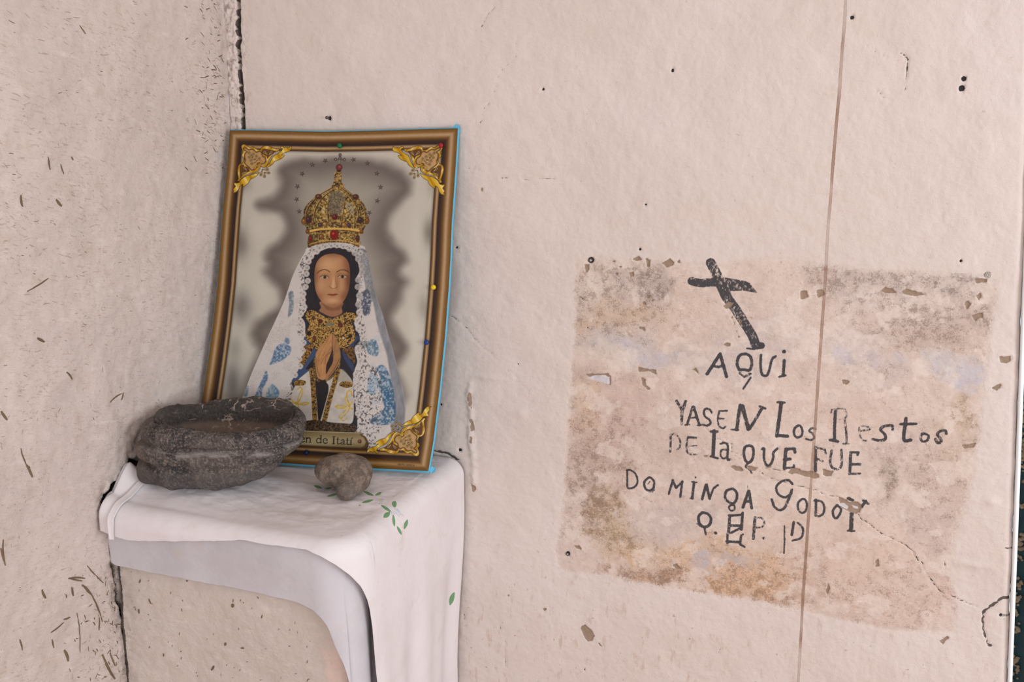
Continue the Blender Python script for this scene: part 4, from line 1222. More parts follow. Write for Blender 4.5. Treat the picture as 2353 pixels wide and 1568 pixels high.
def mat_stone(name, mortar=True):
    t = NT(name)
    g = t.noise(240, 5, 0.8); m_ = t.noise(60, 5, 0.65); b_ = t.noise(13, 4, 0.6); s_ = t.vor(420)
    if mortar:
        c = t.mix(t.ss(m_, 0.36, 0.64), (0.038, 0.036, 0.038, 1), (0.112, 0.092, 0.083, 1))
        c = t.mix(t.math('MULTIPLY', t.ss(b_, 0.46, 0.62), 0.5), c, (0.155, 0.124, 0.106, 1))
        c = t.mix(t.math('MULTIPLY', t.ss(g, 0.52, 0.62), 0.75), c, (0.29, 0.235, 0.20, 1))
        c = t.mix(t.math('MULTIPLY', t.ssr(g, 0.36, 0.45), 0.8), c, (0.018, 0.020, 0.024, 1))
        _, cav, yy, zz2, xx = t.attr('S1')
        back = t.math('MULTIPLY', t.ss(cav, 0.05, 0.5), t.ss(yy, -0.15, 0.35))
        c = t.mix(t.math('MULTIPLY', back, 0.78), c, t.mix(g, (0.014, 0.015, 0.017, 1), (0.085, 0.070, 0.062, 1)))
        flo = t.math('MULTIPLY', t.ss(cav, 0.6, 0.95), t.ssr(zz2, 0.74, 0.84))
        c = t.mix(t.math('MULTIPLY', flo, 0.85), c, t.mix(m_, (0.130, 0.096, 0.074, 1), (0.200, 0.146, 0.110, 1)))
        # pale mineral veins and cobwebs on the far inner side and rim
        dv = t.n.new('ShaderNodeVectorMath'); dv.operation = 'ADD'
        nn = t.n.new('ShaderNodeTexNoise'); nn.inputs['Scale'].default_value = 55; nn.inputs['Detail'].default_value = 4; t.l.new(t.co.outputs['Object'], nn.inputs['Vector'])
        sc = t.n.new('ShaderNodeVectorMath'); sc.operation = 'SCALE'; sc.inputs['Scale'].default_value = 0.035; t.l.new(nn.outputs['Color'], sc.inputs[0])
        t.l.new(t.co.outputs['Object'], dv.inputs[0]); t.l.new(sc.outputs[0], dv.inputs[1])
        ve = t.vor(34, 'DISTANCE_TO_EDGE', dv.outputs[0])
        vm = t.math('MULTIPLY', t.ssr(ve, 0.012, 0.05), t.math('MULTIPLY', t.ss(t.noise(26, 3), 0.47, 0.60), t.math('MULTIPLY', t.ss(yy, 0.2, 0.5), t.ss(cav, 0.0, 0.2))))
        c = t.mix(t.math('MULTIPLY', vm, 0.8), c, (0.46, 0.36, 0.31, 1))
        # dust on the left end, worn pale bands in the grooves
        c = t.mix(t.math('MULTIPLY', t.ssr(xx, -1.02, -0.72), 0.6), c, (0.215, 0.175, 0.145, 1))
        gb = t.math('MULTIPLY', t.math('MULTIPLY', t.ss(zz2, 0.60, 0.66), t.ssr(zz2, 0.68, 0.75)), t.ss(t.noise(18, 3, 0.5, t.map((1, 1, 4))), 0.46, 0.6))
        c = t.mix(t.math('MULTIPLY', t.math('MULTIPLY', gb, t.ssr(cav, 0.0, 0.1)), 0.6), c, (0.33, 0.30, 0.29, 1))
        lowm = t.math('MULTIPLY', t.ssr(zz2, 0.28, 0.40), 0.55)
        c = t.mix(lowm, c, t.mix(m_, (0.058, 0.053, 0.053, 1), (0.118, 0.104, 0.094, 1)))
    else:
        c = t.mix(t.ss(m_, 0.36, 0.66), (0.130, 0.100, 0.080, 1), (0.270, 0.205, 0.160, 1))
        c = t.mix(t.math('MULTIPLY', t.ss(g, 0.53, 0.66), 0.55), c, (0.36, 0.28, 0.215, 1))
        c = t.mix(t.math('MULTIPLY', t.ssr(g, 0.34, 0.44), 0.55), c, (0.05, 0.044, 0.042, 1))
        c = t.mix(t.math('MULTIPLY', t.ss(b_, 0.52, 0.66), 0.5), c, (0.13, 0.115, 0.112, 1))
    nb = t.bump(g, 0.75, 0.0020)
    nb = t.bump(m_, 0.45, 0.005, nb)
    return t.done(c, 0.82, nb)


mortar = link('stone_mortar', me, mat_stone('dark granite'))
mortar.location = MC0
tag(mortar, 'large dark oval stone mortar with grooved sides and a dusty hollow on the white cloth', 'mortar')

# ================================================================== SMALL STONE
c0 = on(790, 1087, 2, 1.033)
base = np.array([c0[0], c0[1], 1.0])
bm = bmesh.new()


def blob(cx, cy, cz, rx, ry, rz):
    v = bmesh.ops.create_icosphere(bm, subdivisions=3, radius=1.0)['verts']
    for q in v:
        q.co = Vector((cx + q.co.x * rx, cy + q.co.y * ry, cz + q.co.z * rz))


blob(-0.001, 0.004, 0.034, 0.0500, 0.037, 0.0285)
blob(0.020, -0.002, 0.030, 0.0290, 0.030, 0.025)
for i in range(9):
    f = i / 8
    blob(0.023 - 0.012 * f, -0.012 - 0.037 * f, 0.028 - 0.011 * f, 0.026 - 0.0085 * f, 0.022 - 0.008 * f, 0.025 - 0.0085 * f)
me0 = bpy.data.meshes.new('raw'); bm.to_mesh(me0); bm.free()
tmp = bpy.data.objects.new('raw', me0); COL.objects.link(tmp)
rm = tmp.modifiers.new('r', 'REMESH'); rm.mode = 'VOXEL'; rm.voxel_size = 0.0022
sm_ = tmp.modifiers.new('s', 'SMOOTH'); sm_.iterations = 10; sm_.factor = 0.6
dg = bpy.context.evaluated_depsgraph_get()
me = bpy.data.meshes.new_from_object(tmp.evaluated_get(dg))
bpy.data.objects.remove(tmp)
me.name = 'hand_stone'
n = len(me.vertices); co = np.zeros(n * 3, np.float32); me.vertices.foreach_get('co', co); co = co.reshape(-1, 3)
nn = np.zeros(n * 3, np.float32); me.vertices.foreach_get('normal', nn); nn = nn.reshape(-1, 3)
dd = (fbm(co[:, 0] * 40 + co[:, 2] * 30, co[:, 1] * 40 - co[:, 2] * 25, 3, 95) - 0.5) * 0.005 + (fbm(co[:, 0] * 200 + co[:, 2] * 160, co[:, 1] * 200 - co[:, 2] * 150, 2, 96) - 0.5) * 0.0012
co = co + nn * dd[:, None]
w3 = co[:, 0:1] * EX + co[:, 1:2] * EY + co[:, 2:3] * np.array([0, 0, 1.0])
zmin = w3[:, 2].min()
me.vertices.foreach_set('co', w3.astype(np.float32).ravel()); me.update()
stone = link('hand_stone', me, mat_stone('brown pebble', False))
stone.location = (base[0], base[1], 1.0025 - zmin)
tag(stone, 'small brown rounded stone with a blunt stubby foot resting on the cloth', 'stone')


# ================================================================== DEVOTIONAL PICTURE
# sheet outline traced in photo pixels; depth: leans from the wall (top) to about 15 cm in front of it (bottom)
E_L = np.array([(528, 300), (522, 380), (512, 480), (506, 560), (500, 650), (490, 740), (478, 830), (465, 915), (452, 985), (441, 1049)], float)
E_R = np.array([(1052, 295), (1047.5, 372), (1043, 440), (1038, 512), (1035, 590), (1031, 660), (1022, 777), (1010, 895), (996, 1012), (984, 1083)], float)
E_T = np.array([(528, 300), (560, 299.5), (640, 301), (748, 303), (850, 301), (960, 297.5), (1052, 295)], float)
E_B = np.array([(441, 1049), (560, 1058), (684, 1067), (780, 1073), (859, 1076.6), (984, 1083)], float)


def edge3(px, d0, d1):
    L = np.concatenate([[0], np.cumsum(np.hypot(*np.diff(px, axis=0).T))]); L /= L[-1]
    pts = np.array([on(u, v, 1, d0 * (1 - t) + d1 * t) for (u, v), t in zip(px, L)])
    return L, pts


yTL, yTR, yBL, yBR = -0.022, -0.014, -0.186, -0.128
eL, eR, eT, eB = edge3(E_L, yTL, yBL), edge3(E_R, yTR, yBR), edge3(E_T, yTL, yTR), edge3(E_B, yBL, yBR)


def ev(e, t):
    return np.stack([np.interp(t, e[0], e[1][:, k]) for k in range(3)], -1)


def sheet(u, v):
    """Coons patch over the four edges"""
    u = np.asarray(u, float); v = np.asarray(v, float)
    T, B, L, R = ev(eT, u), ev(eB, u), ev(eL, v), ev(eR, v)
    U_, V_ = u[..., None], v[..., None]
    c = (1 - U_) * (1 - V_) * eT[1][0] + U_ * (1 - V_) * eT[1][-1] + (1 - U_) * V_ * eB[1][0] + U_ * V_ * eB[1][-1]
    return (1 - V_) * T + V_ * B + (1 - U_) * L + U_ * R - c


def px2uv(pts):
    p = np.asarray(pts, float)
    u = np.clip((p[:, 0] - 500) / 530, -.1, 1.1); v = np.clip((p[:, 1] - 300) / 780, -.1, 1.1)
    for _ in range(14):
        a = np.stack(proj(sheet(u, v)), -1)
        e = 1e-3
        du = (np.stack(proj(sheet(u + e, v)), -1) - a) / e; dv = (np.stack(proj(sheet(u, v + e)), -1) - a) / e
        r = p - a; det = du[:, 0] * dv[:, 1] - du[:, 1] * dv[:, 0]
        u = np.clip(u + (r[:, 0] * dv[:, 1] - r[:, 1] * dv[:, 0]) / det, -.05, 1.05); v = np.clip(v + (du[:, 0] * r[:, 1] - du[:, 1] * r[:, 0]) / det, -.05, 1.05)
    return np.stack([u, v], -1)


CW, CH = 1056, 1560           # print raster, later halved onto the sheet's vertices
S2 = CW / 528.0               # raster px per photo px (about 2)
uu, vv_ = np.meshgrid((np.arange(CW) + .5) / CW, (np.arange(CH) + .5) / CH)
IMG = np.zeros((CH, CW, 3))
PXX, PYY = proj(sheet(uu, vv_))
CX, CY = np.meshgrid(np.arange(CW) + .5, np.arange(CH) + .5)


def cv(pts):
    q = px2uv(pts); return np.stack([q[:, 0] * CW, q[:, 1] * CH], -1)


def boxof(P, m):
    x0 = max(0, int(P[:, 0].min() - m)); x1 = min(CW, int(P[:, 0].max() + m) + 2); y0 = max(0, int(P[:, 1].min() - m)); y1 = min(CH, int(P[:, 1].max() + m) + 2)
    return (slice(y0, max(y0, y1)), slice(x0, max(x0, x1)))


def paint(sl, a, col):
    if callable(col):
        c = np.asarray(col(PXX[sl], PYY[sl]), float)
    else:
        c = np.asarray(col, float)
    IMG[sl] = IMG[sl] * (1 - a[..., None]) + c * a[..., None]


def fill(pts, col, feather=1.4, alpha=1.0, smooth=True, tex=None, raw=False, grow=0.0):
    P = np.asarray(pts, float) if raw else cv(pts)
    if smooth: P = smooth_pts(P, 5, True)
    sl = boxof(P, feather + 4)
    if IMG[sl].size == 0: return
    sd = poly_sd(CX[sl], CY[sl], P) - grow
    a = np.clip(0.5 - sd / feather, 0, 1) * alpha
    if tex is not None: a = a * tex(PXX[sl], PYY[sl], sd)
    paint(sl, a, col)


def line(pts, w, col, alpha=1.0, feather=1.3, smooth=True, raw=False, tex=None):
    P = np.asarray(pts, float) if raw else cv(pts)
    if smooth and len(P) > 2: P = smooth_pts(P, 6)
    sl = boxof(P, w * S2 + 4)
    if IMG[sl].size == 0: return
    d = seg_dist(CX[sl], CY[sl], P) - w * S2 / 2
    a = np.clip(0.5 - d / feather, 0, 1) * alpha
    if tex is not None: a = a * tex(PXX[sl], PYY[sl], d)
    paint(sl, a, col)


def dot(x, y, r, col, alpha=1.0, ry=None, feather=1.5):
    n = 14; ry = ry or r
    fill([(x + r * math.cos(2 * math.pi * i / n), y + ry * math.sin(2 * math.pi * i / n)) for i in range(n)], col, feather, alpha)


def glow(x, y, rx, ry, col, amt, p=1.0):
    q = np.exp(-(((PXX - x) / rx) ** 2 + ((PYY - y) / ry) ** 2) ** p) * amt
    IMG[:] = IMG * (1 - q[..., None]) + np.array(col, float) * q[..., None]


def C(r, g, b):
    return np.array([r, g, b], float)


# --- cloudy ground of the print
IMG[:] = C(190, 182, 168)
AUR = [(700, 362), (660, 370), (638, 392), (646, 425), (628, 452), (594, 464), (590, 478), (610, 488), (642, 496), (654, 522), (642, 550), (614, 574), (610, 596), (616, 608), (602, 628), (618, 648), (640, 668), (640, 700), (612, 722), (588, 738), (574, 766), (582, 790), (592, 806), (572, 850), (552, 930), (540, 1010), (700, 1010), (860, 1010), (935, 920), (928, 880), (916, 848), (938, 806), (934, 782), (912, 752), (904, 728), (920, 696), (932, 668), (944, 646), (926, 622), (940, 600), (932, 574), (908, 552), (894, 526), (902, 496), (926, 470), (946, 442), (944, 416), (920, 388), (880, 372), (820, 360)]
sdA = poly_sd(CX, CY, smooth_pts(cv(AUR), 5, True)) / S2
sdA = sdA + (fbm(PXX * .03, PYY * .03, 2, 99) - .5) * 10
aA = sstep(15, -20, sdA)[..., None]
inn = sstep(0, -95, sdA)[..., None]
cA = C(100, 89, 84) * (1 - inn) + C(160, 152, 138) * inn
IMG[:] = IMG * (1 - aA) + cA * aA
for b_ in [(556, 425, 20, 16, (118, 108, 102), .6, 1), (552, 560, 22, 36, (108, 100, 92), .8, 1), (556, 705, 24, 36, (104, 98, 92), .75, 1), (540, 800, 16, 26, (124, 118, 110), .5, 1), (535, 880, 18, 46, (92, 88, 86), .75, 1), (985, 535, 15, 32, (108, 100, 90), .8, 1), (972, 708, 14, 30, (128, 120, 108), .6, 1), (990, 425, 10, 30, (146, 138, 124), .5, 1),
           (600, 525, 26, 30, (204, 196, 182), .5, 1), (605, 668, 24, 22, (200, 192, 178), .5, 1), (960, 540, 18, 70, (204, 198, 184), .5, 1), (955, 760, 18, 80, (206, 200, 186), .5, 1), (775, 352, 130, 9, (198, 186, 170), .7, 1), (778, 470, 90, 70, (156, 148, 134), .6, 1), (575, 960, 40, 90, (96, 90, 88), .6, 1), (540, 470, 10, 90, (168, 160, 148), .5, 1)]:
    glow(*b_)

# --- veil and mantle
VEIL = [(714, 568), (702, 582), (690, 602), (672, 640), (655, 690), (638, 728), (618, 770), (600, 810), (580, 855), (565, 895), (552, 930), (540, 980), (534, 1036), (700, 1044), (905, 1030), (926, 985), (931, 940), (928, 905), (922, 878), (912, 840), (904, 808), (893, 770), (880, 722), (868, 686), (858, 642), (850, 602), (842, 578), (835, 566), (780, 558)]


def lace(x, y):
    n = fbm(x * .05, y * .05, 3, 101); w = worley(x / 5.0, y / 5.0, 102); w2 = worley(x / 2.6, y / 2.6, 103)
    c = np.empty(x.shape + (3,)); c[:] = C(202, 192, 186)
    c *= (0.965 + 0.06 * n)[..., None]
    ring = (np.abs(w - 0.42) < 0.07) & (n > 0.54)
    c[ring] = C(186, 175, 168)
    sp = (w2 < 0.15) & (n > 0.56)
    c[sp] = C(128, 120, 116)
    return c


fill(VEIL, lace, 1.6)
# grey gauze along the right side
fill([(846, 590), (858, 642), (868, 686), (880, 722), (893, 770), (904, 808), (912, 840), (922, 878), (930, 920), (928, 980), (905, 1030), (898, 980), (900, 900), (890, 820), (872, 760), (860, 700), (848, 640)],
     lambda x, y: C(112, 114, 120) * (0.75 + 0.5 * fbm(x * .12, y * .05, 4, 110))[..., None], 7, .78)
fill([(818, 582), (838, 572), (850, 602), (858, 650), (860, 690), (846, 690), (838, 640), (828, 606)], lambda x, y: (C(120, 120, 120) + 70 * (fbm(x * .35, y * .35, 3, 111)[..., None] - .4)), 5, .8)


def blues(a, b, sc, seed):
    def f(x, y):
        n = fbm(x * sc, y * sc, 4, seed)[..., None]; w = worley(x / 6, y / 6, seed + 3)[..., None]
        c = C(*a) * (1 - n) + C(*b) * n
        r_ = sstep(.57, .62, fbm(x * .26, y * .26, 3, seed + 5))[..., None] * .8
        return c * (1 - r_) + C(172, 180, 188) * r_
    return f


K8 = crop(440, 660, 3.409)
BLU = [([(615, 605), (640, 540), (660, 480), (705, 445), (760, 455), (785, 480), (770, 530), (700, 580), (650, 600)], (38, 72, 116), (112, 138, 160)), ([(725, 440), (745, 395), (775, 420), (760, 450)], (44, 74, 112), (120, 140, 155)),
       ([(495, 870), (530, 780), (565, 700), (590, 655), (600, 720), (560, 800), (545, 870)], (36, 66, 108), (90, 120, 148)), ([(590, 880), (600, 800), (640, 760), (690, 820), (665, 880)], (56, 100, 138), (150, 164, 172)), ([(410, 850), (430, 780), (450, 780), (440, 850)], (80, 104, 128), (150, 158, 164)),
       ([(765, 50), (800, 35), (805, 110), (795, 200), (760, 230), (770, 130)], (66, 88, 102), (140, 146, 146)), ([(1340, 60), (1390, 20), (1410, 100), (1400, 210), (1350, 210)], (48, 52, 70), (96, 100, 112)),
       ([(1375, 440), (1440, 410), (1470, 480), (1455, 540), (1390, 520)], (50, 88, 118), (120, 138, 146)), ([(1440, 640), (1490, 610), (1530, 640), (1560, 720), (1590, 850), (1600, 960), (1580, 1060), (1500, 1080), (1420, 1075), (1400, 1040), (1480, 990), (1510, 930), (1490, 850), (1460, 780), (1480, 700)], (30, 70, 104), (86, 118, 140)),
       ([(1380, 760), (1400, 680), (1450, 690), (1470, 760), (1440, 840), (1390, 830)], (90, 130, 158), (180, 186, 190)), ([(1490, 850), (1540, 800), (1560, 900), (1520, 940)], (34, 78, 112), (80, 116, 140)), ([(1280, 420), (1360, 400), (1370, 470), (1290, 500)], (120, 124, 124), (170, 168, 164))]
for i, (p, a, b) in enumerate(BLU):
    fill(K8(p), blues(a, b, .11, 120 + i), 5, .92, tex=lambda x, y, sd: np.clip(0.35 + 1.3 * fbm(x * .22, y * .22, 3, 131), 0, 1))
for (cx, cy) in K8([(1420, 720), (1450, 790), (1480, 850), (1440, 900), (1500, 640), (1530, 760), (1460, 400), (1470, 1010), (1450, 1060)]):
    for k in range(5):
        a = k * 1.256 + cx
        dot(cx + 5 * math.cos(a), cy + 4 * math.sin(a), 3.2, C(176, 184, 192), .55)
# dark pin-holes of lace along the inner edges and border
def holes(x, y, sd):
    w = fbm(x * .34, y * .34, 3, 140); n = fbm(x * .08, y * .08, 3, 141)
    return sstep(.60, .64, w + .25 * (n - .5)) * .85


for p in [[(708, 600), (692, 640), (690, 700), (684, 760), (700, 800), (690, 850), (668, 880), (656, 930), (680, 960), (705, 900), (708, 860), (700, 800), (700, 740), (704, 690), (712, 630)], [(818, 600), (830, 640), (822, 690), (826, 740), (820, 800), (830, 850), (815, 900), (820, 1000), (870, 1010), (850, 900), (846, 800), (834, 700), (836, 640)],
          [(815, 860), (870, 850), (880, 960), (850, 1036), (815, 1000)], [(716, 572), (760, 562), (800, 562), (840, 574), (846, 600), (800, 570), (735, 575), (705, 610), (690, 640), (690, 610)]]:
    fill(p, lambda x, y: C(84, 78, 78) + 30 * (fbm(x * .3, y * .3, 2, 142)[..., None] - .5), 3, 1, tex=holes)

# --- inside the mantle: dark gown
fill([(712, 600), (703, 682), (706, 712), (694, 728), (702, 742), (703, 770), (705, 800), (690, 850), (672, 880), (680, 900), (690, 940), (705, 990), (812, 996), (818, 940), (812, 880), (816, 850), (822, 830), (816, 800), (829, 779), (815, 742), (824, 725), (820, 690), (820, 640)], C(40, 38, 44), 2)
fill(K8([(885, 400), (905, 395), (920, 430), (960, 480), (985, 500), (975, 560), (900, 690), (830, 735), (790, 745), (800, 715), (845, 640), (850, 590), (890, 500)]), C(56, 72, 104), 1.6)
fill(K8([(1240, 420), (1290, 380), (1320, 400), (1285, 440), (1270, 500), (1275, 600), (1270, 660), (1200, 560), (1190, 490)]), C(52, 62, 92), 1.6)
fill(K8([(900, 640), (960, 560), (985, 540), (985, 660), (940, 640)]), C(34, 30, 30), 2)


def gold(a, b, seed, sc=.42, dk=.36):
    def f(x, y):
        n = fbm(x * sc, y * sc, 3, seed)[..., None]; w = worley(x / 5.2, y / 5.2, seed + 1)[..., None]
        n = np.clip((n - .5) * 1.7 + .5, 0, 1)
        c = C(*a) * (1 - n) + C(*b) * n
        m = fbm(x * sc * 1.25, y * sc * 1.25, 3, seed + 7)[..., None]
        d_ = sstep(.47, .40, m); h_ = sstep(.10, .03, np.abs(m - .56)) * .6
        c = c * (1 - d_) + C(*a) * dk * d_
        return c * (1 - h_) + np.minimum(C(*b) * 1.12, 240) * h_
    return f


G1_ = gold((112, 76, 34), (196, 156, 84), 150)
fill(K8([(880, 470), (935, 450), (960, 465), (940, 520), (915, 560), (880, 620), (850, 600), (855, 560), (885, 520)]), gold((110, 74, 34), (160, 116, 58), 152), 1.6)
fill(K8([(1185, 480), (1230, 470), (1270, 470), (1285, 540), (1280, 600), (1240, 560)]), gold((84, 56, 32), (128, 90, 50), 153), 1.6)
# jewelled collar
fill(K8([(905, 195), (960, 180), (1010, 210), (1060, 235), (1110, 240), (1180, 220), (1240, 185), (1300, 195), (1300, 240), (1270, 290), (1280, 340), (1290, 400), (1250, 450), (1190, 480), (1150, 460), (1110, 400), (1050, 450), (990, 490), (950, 450), (900, 400), (910, 340), (930, 290), (900, 240)]), G1_, 2)
for (x, y, r, c) in [(1015, 268, 4.2, (96, 34, 34)), (1172, 296, 4.6, (104, 36, 34)), (968, 400, 3.6, (110, 44, 30)), (960, 245, 3, (88, 44, 30)), (1270, 270, 2.6, (60, 36, 30)), (925, 362, 4.4, (34, 26, 22)), (1250, 385, 3.4, (40, 30, 26)), (1195, 400, 3.2, (196, 168, 134)), (1075, 330, 3.4, (150, 116, 60)), (1215, 260, 2.6, (120, 80, 40))]:
    q = K8([(x, y)])[0]; dot(q[0], q[1], r + 1.3, C(60, 44, 24), .9); dot(q[0], q[1], r, C(*c), 1)
q = K8([(1092, 292)])[0]; dot(q[0], q[1], 11.5, C(150, 118, 60), 1, 4.4); dot(q[0], q[1], 9.5, C(106, 106, 100), 1, 2.8)
line(K8([(950, 215), (1020, 250), (1090, 262), (1180, 250), (1260, 215)]), 1.6, C(186, 150, 88), .8)

# --- hair, face, neck
K9 = crop(640, 560, 6.535)
HAIR = K9([(830, 62), (700, 95), (600, 145), (515, 220), (470, 400), (490, 560), (450, 680), (412, 800), (435, 980), (500, 990), (620, 1010), (660, 880), (1000, 880), (1000, 1010), (1120, 1040), (1200, 1070), (1172, 950), (1190, 790), (1165, 560), (1230, 400), (1150, 170), (1010, 85)])
fill(HAIR, lambda x, y: C(36, 32, 36) * (0.8 + .45 * fbm(x * .2, y * .05, 3, 160))[..., None], 2)
fill(K9([(645, 870), (650, 960), (620, 1010), (700, 1060), (780, 1095), (850, 1100), (920, 1075), (970, 1035), (960, 960), (965, 880)]), lambda x, y: C(150, 104, 74) + 14 * (fbm(x * .1, y * .1, 3, 161)[..., None] - .5), 2)
fill(K9([(660, 870), (740, 935), (840, 965), (940, 925), (980, 870), (950, 985), (840, 1010), (730, 985)]), C(108, 68, 46), 9, .6)
FACE = K9([(830, 155), (700, 178), (600, 262), (556, 400), (555, 600), (580, 740), (650, 862), (740, 932), (840, 948), (930, 920), (1012, 832), (1070, 680), (1086, 450), (1062, 285), (985, 195), (900, 165)])
fill(FACE, lambda x, y: C(178, 130, 90) + 12 * (fbm(x * .09, y * .09, 3, 162)[..., None] - .5), 2)


FACE_C = smooth_pts(cv(FACE), 5, True)
FACE_SL = boxof(FACE_C, 2)
FACE_M = np.clip(0.5 - poly_sd(CX[FACE_SL], CY[FACE_SL], FACE_C) / 2, 0, 1)
for (x, y, rx, ry, c, a) in [(1078, 560, 12, 50, (104, 60, 40), .9), (558, 520, 10, 50, (122, 74, 48), .8), (620, 800, 12, 16, (132, 82, 54), .6), (1010, 800, 12, 18, (118, 70, 46), .7), (830, 160, 32, 8, (122, 74, 48), .7), (600, 250, 12, 12, (140, 92, 60), .6), (1050, 270, 12, 16, (128, 80, 52), .65), (840, 930, 24, 6, (130, 82, 56), .6),
                             (760, 320, 22, 14, (204, 158, 116), .75), (640, 640, 10, 16, (200, 154, 112), .6), (950, 640, 9, 16, (196, 150, 108), .55), (840, 600, 3.4, 14, (214, 170, 128), .8), (838, 645, 4.5, 4, (208, 164, 122), .8), (820, 860, 12, 7, (206, 160, 116), .7), (740, 470, 10, 5, (150, 98, 60), .55), (930, 460, 9, 5, (140, 90, 56), .55), (700, 455, 10, 5, (192, 140, 88), .6), (985, 450, 10, 5, (184, 134, 86), .6), (895, 600, 5, 16, (140, 92, 60), .5)]:
    q = K9([(x, y)])[0]
    sl = FACE_SL; inside = FACE_M
    g_ = np.exp(-((PXX[sl] - q[0]) / rx) ** 2 - ((PYY[sl] - q[1]) / ry) ** 2) * a * inside
    paint(sl, g_, C(*c))
BR = C(58, 34, 24)
line(K9([(592, 448), (640, 410), (690, 395), (740, 402), (785, 430)]), 1.6, BR, .95); line(K9([(885, 432), (940, 402), (1010, 402), (1050, 420), (1074, 442)]), 1.6, BR, .95)
for e in ([(632, 505), (670, 486), (710, 484), (745, 496), (772, 516), (720, 534), (665, 528)], [(902, 500), (940, 482), (985, 478), (1020, 488), (1042, 500), (1000, 524), (940, 522)]):
    fill(K9(e), C(176, 152, 128), 1.4)
for (x, y) in ((708, 507), (974, 500)):
    q = K9([(x, y)])[0]; dot(q[0], q[1], 3.7, C(58, 36, 26), 1, 3.4); dot(q[0], q[1], 1.8, C(22, 15, 14)); dot(q[0] - .8, q[1] - 1.0, .6, C(190, 170, 150), .8)
line(K9([(630, 505), (670, 484), (712, 480), (750, 494), (775, 516)]), 1.2, C(48, 28, 20), .95); line(K9([(900, 500), (940, 479), (985, 474), (1022, 485), (1044, 500)]), 1.2, C(48, 28, 20), .95)
line(K9([(660, 530), (715, 537), (765, 522)]), .8, C(96, 58, 38), .6); line(K9([(915, 515), (980, 528), (1030, 512)]), .8, C(96, 58, 38), .6)
line(K9([(640, 480), (690, 458), (750, 470)]), .9, C(120, 74, 44), .6); line(K9([(905, 470), (970, 452), (1030, 468)]), .9, C(112, 70, 42), .6)
line(K9([(800, 520), (798, 590), (778, 625)]), .9, C(150, 102, 66), .5); line(K9([(776, 640), (800, 668), (838, 678), (880, 664), (896, 650)]), 1.2, C(116, 70, 46), .85); line(K9([(875, 480), (872, 560), (892, 630)]), 1.4, C(140, 92, 60), .55)
fill(K9([(742, 768), (785, 756), (828, 760), (866, 752), (908, 764), (870, 782), (830, 792), (786, 784)]), C(138, 68, 52), 1.6); line(K9([(742, 768), (790, 766), (830, 770), (870, 764), (908, 764)]), .8, C(84, 36, 30), .9); line(K9([(780, 806), (835, 812), (880, 800)]), 1.6, C(150, 102, 70), .5)
# scalloped lace rim round the hair
for side, pts in (('l', [(735, 579), (722, 590), (716, 602), (712, 616), (711, 630), (714, 646), (709, 660), (704, 676), (703, 690), (706, 706), (698, 722), (697, 738), (701, 752), (702, 770), (704, 788), (702, 806), (694, 826), (696, 842), (684, 862)]), ('r', [(800, 573), (812, 582), (820, 596), (828, 612), (829, 626), (820, 644), (819, 660), (822, 680), (820, 700), (822, 718), (818, 736), (820, 756), (830, 778), (820, 800), (824, 830), (814, 860), (818, 890), (812, 920), (818, 950)])):
    for (x, y) in pts:
        ox = -5 if side == 'l' else 5
        dot(x + ox, y, 7, C(196, 186, 178) if side == 'l' or y > 700 else C(166, 160, 154), .9)
        dot(x + ox * 1.0, y, 2.0, C(110, 102, 98), .55); dot(x + ox * .4 + 1.5, y + 4, 1.0, C(90, 84, 80), .6); dot(x + ox * 1.8, y - 4, 1.1, C(104, 96, 92), .6)
for (x, y) in [(722, 572), (735, 568), (748, 565), (762, 563), (776, 563), (790, 565), (804, 568), (818, 573), (830, 580)]:
    dot(x, y + 2, 6.5, C(184, 178, 170), .9); dot(x + 1, y + 3, 1.8, C(84, 80, 80), .7); dot(x - 4, y - 1, 1.3, C(104, 98, 96), .7)

# --- white gown panels, gold trims, hands
fill(K8([(830, 742), (880, 690), (950, 640), (972, 660), (978, 800), (995, 1010), (985, 1055), (870, 1050), (800, 935), (785, 860)]), lambda x, y: C(192, 182, 172) * (.93 + .13 * fbm(x * .1, y * .1, 3, 170))[..., None], 1.6)
fill(K8([(1062, 740), (1110, 700), (1150, 650), (1190, 650), (1262, 735), (1272, 850), (1268, 1045), (1200, 1070), (1030, 1050), (1012, 1040), (1078, 800)]), lambda x, y: C(186, 176, 166) * (.9 + .18 * fbm(x * .1, y * .1, 3, 171))[..., None], 1.6)
fill(K8([(1150, 655), (1200, 650), (1255, 730), (1250, 760), (1170, 740), (1130, 770)]), C(146, 138, 124), 5, .6)
fill(K8([(980, 715), (1050, 735), (1078, 800), (1050, 920), (1012, 1045), (995, 1010), (985, 850)]), C(34, 28, 30), 2)
GT = gold((104, 72, 28), (172, 130, 62), 173, .5, .45)
line(K8([(945, 650), (955, 740), (962, 850), (968, 960), (972, 1050)]), 11, GT); line(K8([(1152, 655), (1128, 740), (1098, 840), (1068, 950), (1045, 1050)]), 11, GT)
line(K8([(972, 560), (968, 640), (975, 700), (1000, 735)]), 5, gold((80, 60, 30), (150, 116, 66), 174, .6, .5)); line(K8([(1165, 600), (1150, 650), (1110, 700), (1060, 735)]), 4, gold((100, 76, 36), (160, 124, 66), 175, .6, .5))
for i in range(9):
    f = i / 8
    for P2 in ([(945, 665), (972, 1045)], [(1150, 665), (1048, 1045)]):
        a, b = K8(P2); dot(a[0] + (b[0] - a[0]) * f + 1.2 * math.sin(i * 2.1), a[1] + (b[1] - a[1]) * f, 2.3, C(40, 36, 44), .9)
fill(K8([(800, 765), (820, 735), (860, 725), (900, 740), (890, 765), (850, 772)]), GT, 1.6); fill(K8([(1162, 770), (1175, 745), (1215, 738), (1262, 750), (1262, 778), (1210, 788)]), GT, 1.6)
GY = C(196, 158, 52)
